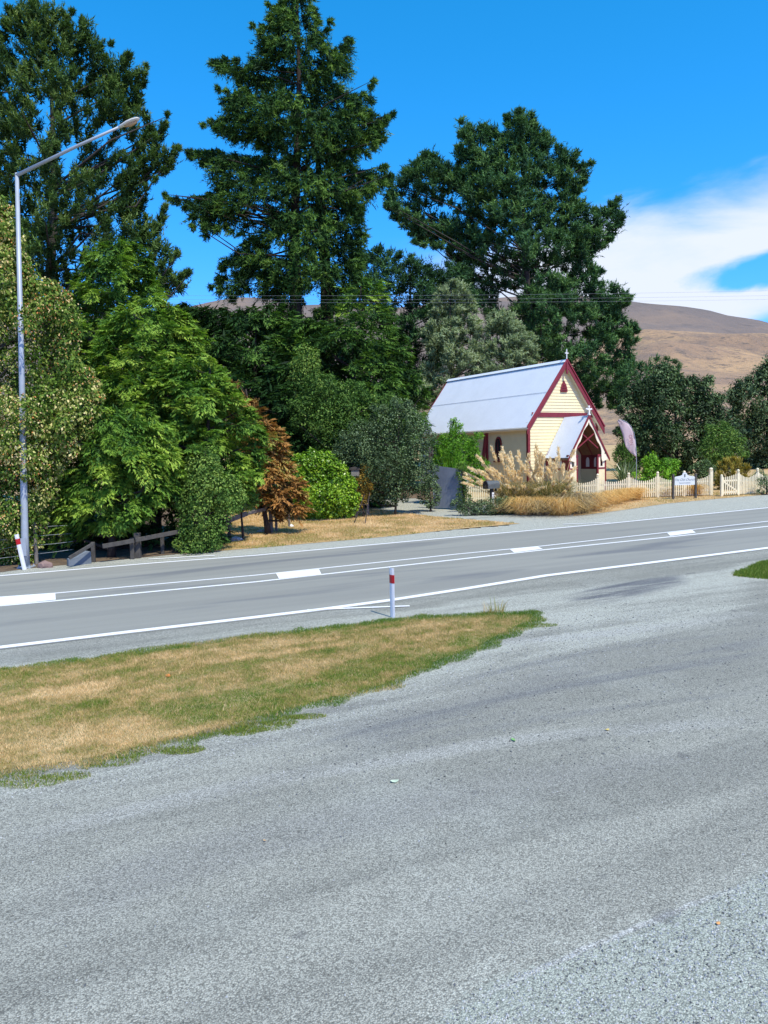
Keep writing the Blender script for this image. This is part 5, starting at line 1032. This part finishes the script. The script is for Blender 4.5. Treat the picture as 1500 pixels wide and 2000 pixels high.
# letterbox
lb = gp(962, 1003); lb.y += .15; LB = empty('letterbox', (lb.x, lb.y, gz(lb.x, lb.y)), R(28), 'dark grey rounded letterbox on a post with a white number plate, by the picket fence', 'letterbox')
MB().box(-.07, .07, -.05, .05, 0, 1.04).build('post', DARK_SHADE_WOOD, LB, bevel=.005)
arc = [(-.17, 0), (.17, 0), (.17, .16)] + [(.17 * math.cos(a), .16 + .17 * math.sin(a)) for a in np.linspace(.3, math.pi - .3, 7)] + [(-.17, .16)]
bd = MB().prism([(x, z + 1.04) for x, z in arc], -.30, .30, 'yz').build('body', paint('grey_letterbox', (.10, .115, .12), .4), LB)
MB().prism([(x * 1.04, z * 1.02 + 1.035) for x, z in arc], -.335, -.301, 'yz').build('door', paint('black_letterbox_door', (.02, .02, .03), .5), LB)
MB().box(-.035, .065, -.075, -.053, .38, .88).build('number_plate', WHITEP, LB); text('7', LB, .2, (.015, -.078, .66), mat=INK)
MB().box(-.03, .03, -.03, .03, 0, .12).build('bracket', DARK_SHADE_WOOD, LB, loc=(.2, 0, .93))

# ------------------------------------------------------------------ roadside things
def marker_post(label, base, lean=(0, 0), rz=0, hh=.97, sc=1.0):
    root = empty('marker_post', base, rz, label, 'marker post', 'red and white roadside marker posts'); root.rotation_euler = (lean[1], lean[0], rz)
    # a thin curved (gutter-shaped) blade
    prof = [(-.056, .022), (-.03, 0), (.0, -.008), (.03, 0), (.056, .022), (.052, .030), (.028, .008), (0, 0), (-.028, .008), (-.052, .030)]
    prof = [(x * sc, y) for x, y in prof]
    MB().prism(prof, 0, hh, 'xy').build('blade', POSTW, root)
    q = [(x * 1.06, y - .002 if i < 5 else y + .003) for i, (x, y) in enumerate(prof)]
    MB().prism(q, hh - .29, hh - .13, 'xy').build('red_band', RED, root)
    MB().box(-.02, .02, -.014, -.0095, hh - .11, hh - .04).build('reflector', WHITEP, root)
    return root
b = gp(765, 1206); marker_post('white marker post with red band standing on the near grass verge', b, rz=R(-56), hh=.95, sc=1.35)
b = gp(48.5, 1113); marker_post('white marker post with red band leaning left at the foot of the street lamp', b, lean=(R(-9.5), R(3)), rz=R(38), hh=1.03)
# street lamp
b = gp(48, 1110); b.y += .12; SL = empty('street_lamp', (b.x, b.y, gz(b.x, b.y)), 0, 'tall galvanised street lamp with a long raked arm, in front of the left trees', 'street lamp')
D0 = b.y; top = at(33, 338, D0 + .0) - SL.location
MB().tube([(0, 0, 0), (0, 0, .9), top * .5, top], [.105, .10, .078, .05], 12).build('pole', GALV, SL, smooth=True)
MB().box(-.075, .075, -.118, -.098, .35, .85).build('access_door', GALV, SL)
fl_ = MB().box(-.19, .19, -.19, .19, -.02, .035).build('base_plate', GALV, SL, bevel=.006)
for sx_ in (-1, 1):
    for sy_ in (-1, 1): MB().lathe((sx_ * .145, sy_ * .145, .035), [(.022, 0), (.022, .03), (.012, .032), (.012, .06)], 6).build('bolt', GALV, fl_)
tip = at(238, 246, D0 - .8) - SL.location
arm = MB().tube([top + Vector((-.01, 0, -.06)), top * .4 + tip * .6, tip], [.052, .042, .032], 10).build('arm', GALV, SL, smooth=True)
ld = (tip - top).normalized(); sd_ = ld.cross(Vector((0, 0, 1))).normalized(); ud = sd_.cross(ld)
hd = MB()
for s0_, sec in ((None, None),):
    rings = []
    for t, w_, hu, hl in ((-.12, .035, .035, .03), (.0, .07, .06, .045), (.22, .12, .085, .05), (.42, .125, .075, .05), (.56, .085, .045, .035), (.60, .02, .01, .01)):
        rings.append([tip + ld * t * .9 + sd_ * (w_ * .85 * math.cos(a)) + ud * ((hu if math.sin(a) > 0 else hl) * .75 * math.sin(a)) for a in np.linspace(0, 2 * math.pi, 13)[:-1]])
    vs = [q for r1 in rings for q in r1]; hd.add(vs, [(i * 12 + k, i * 12 + (k + 1) % 12, (i + 1) * 12 + (k + 1) % 12, (i + 1) * 12 + k) for i in range(5) for k in range(12)] + [tuple(range(12))[::-1], tuple(60 + k for k in range(12))])
lamp = hd.build('lamp_head', paint('pale_lamp_housing', (.62, .62, .58), .4, .1), SL, smooth=True)
MB().tube([tip + ld * .08 - ud * .035, tip + ld * .25 - ud * .062, tip + ld * .45 - ud * .05], [.03, .06, .03], 10).build('lens', paint('amber_lens', (.45, .30, .16), .2), lamp, smooth=True)

# timber rail fences under the left trees
def upright(root, u, v0, v1, w_=.12, mat=WOOD, name='post', dy=0, r=None):
    p = gp(u, v0); D = p.y + dy; h = (v0 - v1) / F * D; q = Vector((p.x, D, gz(p.x, D))) - root.location
    return MB().box(q.x - w_ / 2, q.x + w_ / 2, q.y - w_ / 2, q.y + w_ / 2, q.z, q.z + h).build(name, mat, root, bevel=.01)
b = gp(265, 1092); RF = empty('rail_fence', b, 0, 'low weathered timber rail fence in the shade of the left trees', 'fence')
upright(RF, 183, 1098, 1058, .10, DARK_SHADE_WOOD); upright(RF, 259, 1092, 1050, .11, DARK_SHADE_WOOD); upright(RF, 270, 1090, 1040, .17, DARK_SHADE_WOOD); upright(RF, 318, 1082, 1044, .10, DARK_SHADE_WOOD)  # dark wood colour stands in for the tree shade on this fence
def rail(root, a, b_, D1, D2, h, w_, mat=WOOD, name='rail'): MB().bar(at(a[0], a[1], D1) - root.location, at(b_[0], b_[1], D2) - root.location, w_, h).build(name, mat, root, bevel=.01)
Dr = gp(265, 1092).y - .12
rail(RF, (200, 1067), (262, 1056), Dr - .5, Dr, .13, .05, DARK_SHADE_WOOD); rail(RF, (264, 1055), (352, 1038), Dr, Dr + 1.0, .13, .05, DARK_SHADE_WOOD); rail(RF, (135, 1090), (182, 1062), Dr - 1.2, Dr - .6, .10, .05, DARK_SHADE_WOOD)
b = gp(128, 1108); CB = MB(); Dk_ = b.y + .1
q0, q1 = gp(133, 1107), gp(178, 1101); an = math.atan2(q1.y - q0.y, q1.x - q0.x); ll = (q1 - q0).to_2d().length
o_ = MB().prism([(0, 0), (ll, 0), (ll, .36), (ll * .8, .40), (ll * .3, .24), (0, .22)], 0, .16).build('concrete_block', paint('shade_toned_bluish_concrete', (.15, .18, .21), .85, .3), None, bevel=.015); o_.location = q0 + Vector((0, .05, 0)); o_.rotation_euler = (0, 0, an)  # concrete colour darkened to carry the shade under the trees
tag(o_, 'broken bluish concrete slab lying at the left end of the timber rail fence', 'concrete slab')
b = gp(530, 1042); RF2 = empty('rail_fence', b, 0, 'broken pale rail fence between the full fir and the round laurel', 'fence')
upright(RF2, 530, 1041, 985, .13, WOOD); upright(RF2, 540, 1039, 1010, .09, WOOD); upright(RF2, 445, 1062, 1016, .10, DARK_SHADE_WOOD, dy=.3); upright(RF2, 560, 1036, 985, .08, WOOD, dy=.8)
Dr = gp(530, 1042).y - .08
rail(RF2, (432, 1022), (482, 1003), Dr - 1.6, Dr - .8, .16, .10); rail(RF2, (482, 1003), (527, 992), Dr - .8, Dr, .12, .09); rail(RF2, (532, 990), (572, 985), Dr, Dr + .9, .10, .07)
def rock(label, u, v, s, seed, mat):
    r_ = np.random.default_rng(seed); import bmesh
    bm = bmesh.new(); bmesh.ops.create_icosphere(bm, subdivisions=2, radius=1)
    for q in bm.verts: q.co = Vector(q.co) * (1 + r_.normal(0, .09)); q.co.x *= s[0]; q.co.y *= s[1]; q.co.z *= s[2]
    me = bpy.data.meshes.new('stone'); bm.to_mesh(me); bm.free(); o_ = bpy.data.objects.new('stone', me); col.objects.link(o_); me.materials.append(mat)
    p = gp(u, v); p.y += s[1]; o_.location = (p.x, p.y, gz(p.x, p.y) + s[2] * .35); return tag(o_, label, 'stone')
PST = paint('pale_stone', (.52, .47, .43), .9, .35, 6, .6)
rock('pale pinkish stone at the left foot of the broken rail fence', 458, 1058, (.26, .14, .12), 1, PST); rock('small white stone right of the short fence stub', 568, 1031, (.10, .09, .10), 2, WHITEP)
rock('flat pale stone behind the short fence stub', 512, 1040, (.2, .1, .08), 3, PST)
rock('reddish stone at the foot of the shaded left fence', 85, 1110, (.22, .12, .14), 4, paint('reddish_stone', (.25, .17, .15), .9, .3, 6, .6))
# wire fence at far left
b = gp(60, 1108); WF = empty('wire_fence', b, 0, 'sagging farm wire fence in the dark behind the street lamp', 'fence')
for x, D in ((-30, 21.5), (66, 22.3)): pp_ = at(x, 1000, D); MB().tube([Vector((pp_.x, D, gz(pp_.x, D))) - WF.location, Vector((pp_.x, D, gz(pp_.x, D) + 1.25)) - WF.location], .055, 8).build('post', WOOD, WF)
for z in (.3, .55, .8, 1.05):
    pts = [];
    for x, D in ((-60, 21.3), (-10, 21.7), (25, 22.0), (66, 22.3), (100, 22.6), (140, 22.9)): q = at(x, 1000, D); pts.append(Vector((q.x, D, gz(q.x, D) + z + random.uniform(-.02, .02))) - WF.location)
    MB().tube(pts, .005, 4).build('wire', GALV, WF)
# weathered post, stand and wooden box at the driveway
b = gp(719, 1007); PS = MB().box(-.055, .055, -.055, .055, 0, 1.35).build('wooden_post', WOOD, None, bevel=.012, loc=b); tag(PS, 'single weathered grey post at the driveway beside the laurel', 'post')
b = gp(703, 1024); ST = empty('leaning_stand', b, 0, 'dark two-legged metal stand leaning back on the dry verge', 'stand')
D1 = b.y
for a, c_ in (((692, 1022), (712, 965)), ((713, 1024), (722, 962))): MB().tube([gp(*a) - b, at(c_[0], c_[1], D1 + .5) - b], .018, 6).build('leg', paint('rusty_dark_iron', (.05, .04, .035), .8, .3), ST)
MB().tube([at(697, 1000, D1 + .15) - b, at(716, 998, D1 + .15) - b], .014, 6).build('rung', bpy.data.materials['rusty_dark_iron'], ST)
MB().tube([at(701, 987, D1 + .25) - b, at(718, 985, D1 + .25) - b], .014, 6).build('rung', bpy.data.materials['rusty_dark_iron'], ST)
b = gp(696, 1012); BX = empty('wooden_box_on_post', b, 0, 'weathered wooden box with a pitched lid on a thin post, right of the laurel', 'box'); hz = (1012 - 930) / F * b.y
MB().box(-.04, .04, -.04, .04, 0, hz).build('post', DARK_SHADE_WOOD, BX)
MB().box(-.17, .17, -.12, .12, hz, hz + .27).build('body', WOOD, BX, bevel=.01)
MB().prism([(-.24, hz + .27), (.22, hz + .27), (.20, hz + .33), (-.02, hz + .40), (-.22, hz + .36)], -.17, .17).build('lid', GREYBARK, BX)
# overhead wires
for k, (v0, v1, v2, D) in enumerate([(573, 577, 563, 33), (580, 585, 573, 33.6), (585, 591, 581, 34.2)]):
    a, c_, e = at(-200, v0, D), at(800, v1, D), at(1700, v2, D); pts = []
    for t in np.linspace(0, 1, 25):
        q = a * ((1 - t) * (1 - 2 * t)) + c_ * (4 * t * (1 - t)) + e * (t * (2 * t - 1)); pts.append(q - a)
    o_ = MB().tube(pts, .0035, 5, cap=False).build('overhead_wire', paint('pale_wire', (.22, .24, .26), .5), None, loc=a)
    tag(o_, ['topmost', 'middle', 'lowest'][k] + ' of the three thin overhead wires crossing in front of the tall trees', 'wire', 'overhead wires crossing the trees')
# small bits on the ground
def scrap(name, label, u, v, s, c, seed, curl=.25):
    r_ = random.Random(seed); p = gp(u, v); n = 9; vs = [(0, 0, .012)]
    for k in range(n): a = 2 * math.pi * k / n; q = s * (.75 + .35 * r_.random()); vs.append((math.cos(a) * q, math.sin(a) * q * .6, .008 + abs(math.cos(a)) * s * curl))
    o_ = MB().add(vs, [(0, k + 1, (k + 1) % n + 1) for k in range(n)]).build(name, paint(name + str(seed), c, .6, .2, 20), None, loc=p); o_.rotation_euler = (0, 0, r_.uniform(0, 3)); sl2 = o_.modifiers.new('s', 'SOLIDIFY'); sl2.thickness = .003; sl2.offset = 1
    return tag(o_, label, 'leaf' if 'leaf' in name else 'litter')
scrap('fallen_leaf', 'pale green leaf lying alone on the tarmac in the middle foreground', 771, 1528, .05, (.55, .66, .48), 1)
scrap('fallen_leaf', 'small bright green leaf on the tarmac, farther than the pale green one', 1003, 1447, .04, (.22, .42, .14), 2)
scrap('fallen_leaf', 'tiny yellow leaf on the tarmac right of the green leaf', 1186, 1427, .035, (.65, .50, .15), 3)
scrap('fallen_leaf', 'dry orange leaf beside the crack in the right foreground gravel', 1402, 1806, .022, (.75, .36, .12), 4)
scrap('orange_peel', 'curved orange scrap lying on the near grass verge', 329, 1322, .07, (.80, .25, .07), 5)
scrap('fallen_leaf', 'small tan leaf on the tarmac at lower centre', 517, 1644, .02, (.5, .35, .2), 6)
# loose chips strewn over the near ground
r_ = np.random.default_rng(55)
def chips(n, poly, smin, smax, name, tone=None):
    C, d = scatter(poly, n, r_); C = C[d > 0]; n = len(C); s = r_.uniform(smin, smax, n) * r_.uniform(.6, 1, n)
    if tone is not None: s = s * 1.0
    tv = np.array([[1, 0, -.2], [-.5, .87, -.2], [-.5, -.87, -.2], [0, 0, .8]]); V = []
    a = r_.uniform(0, 6.28, n); ca_, sa_ = np.cos(a), np.sin(a)
    vs = []
    for q in tv:
        jit = 1 + r_.normal(0, .25, (n, 3)); qx, qy, qz = q[0] * jit[:, 0], q[1] * jit[:, 1], q[2] * jit[:, 2]
        vs.append(np.stack([C[:, 0] + (qx * ca_ - qy * sa_) * s, C[:, 1] + (qx * sa_ + qy * ca_) * s, SY * C[:, 1] + SX * C[:, 0] + qz * s * .8 + .002], -1))
    for f in ((0, 1, 3), (1, 2, 3), (2, 0, 3)): V.append(np.stack([vs[f[0]], vs[f[1]], vs[f[2]]], 1))
    t = r_.random(n) if tone is None else r_.uniform(tone[0], tone[1], n); return np_mesh(name, [(np.concatenate(V), np.tile(t, 3))], m_stone, kind='stuff')
m_stone = leafmat('loose_chips', [(0, (.05, .055, .055)), (.5, (.30, .32, .33)), (1, (.48, .49, .47))], 0, .9, .2)
chips(5000, [(-4, 3.2), (5, 3.2), (9, 9), (-6, 9)], .004, .009, 'loose_gravel')
chips(1500, [(-4, 3.2), (5, 3.2), (14, 14), (-3, 12)], .008, .014, 'loose_gravel')
chips(22000, LOOSE, .005, .015, 'loose_gravel')
chips(14000, W2([(0, 1524), (200, 1496), (400, 1446), (600, 1392), (780, 1345), (1010, 1240), (1068, 1199), (1300, 1190), (1300, 1260), (1000, 1330), (700, 1420), (400, 1500), (0, 1575)]), .006, .014, 'loose_gravel')

chips(2600, W2([(400, 1560), (900, 1330), (1060, 1215), (1200, 1180), (1500, 1160), (1500, 1420), (1100, 1500), (700, 1560)]), .010, .022, 'dark_stones', (0, .25))
chips(700, [(-4, 3.2), (5, 3.2), (9, 9), (-6, 9)], .007, .014, 'dark_stones', (0, .2))
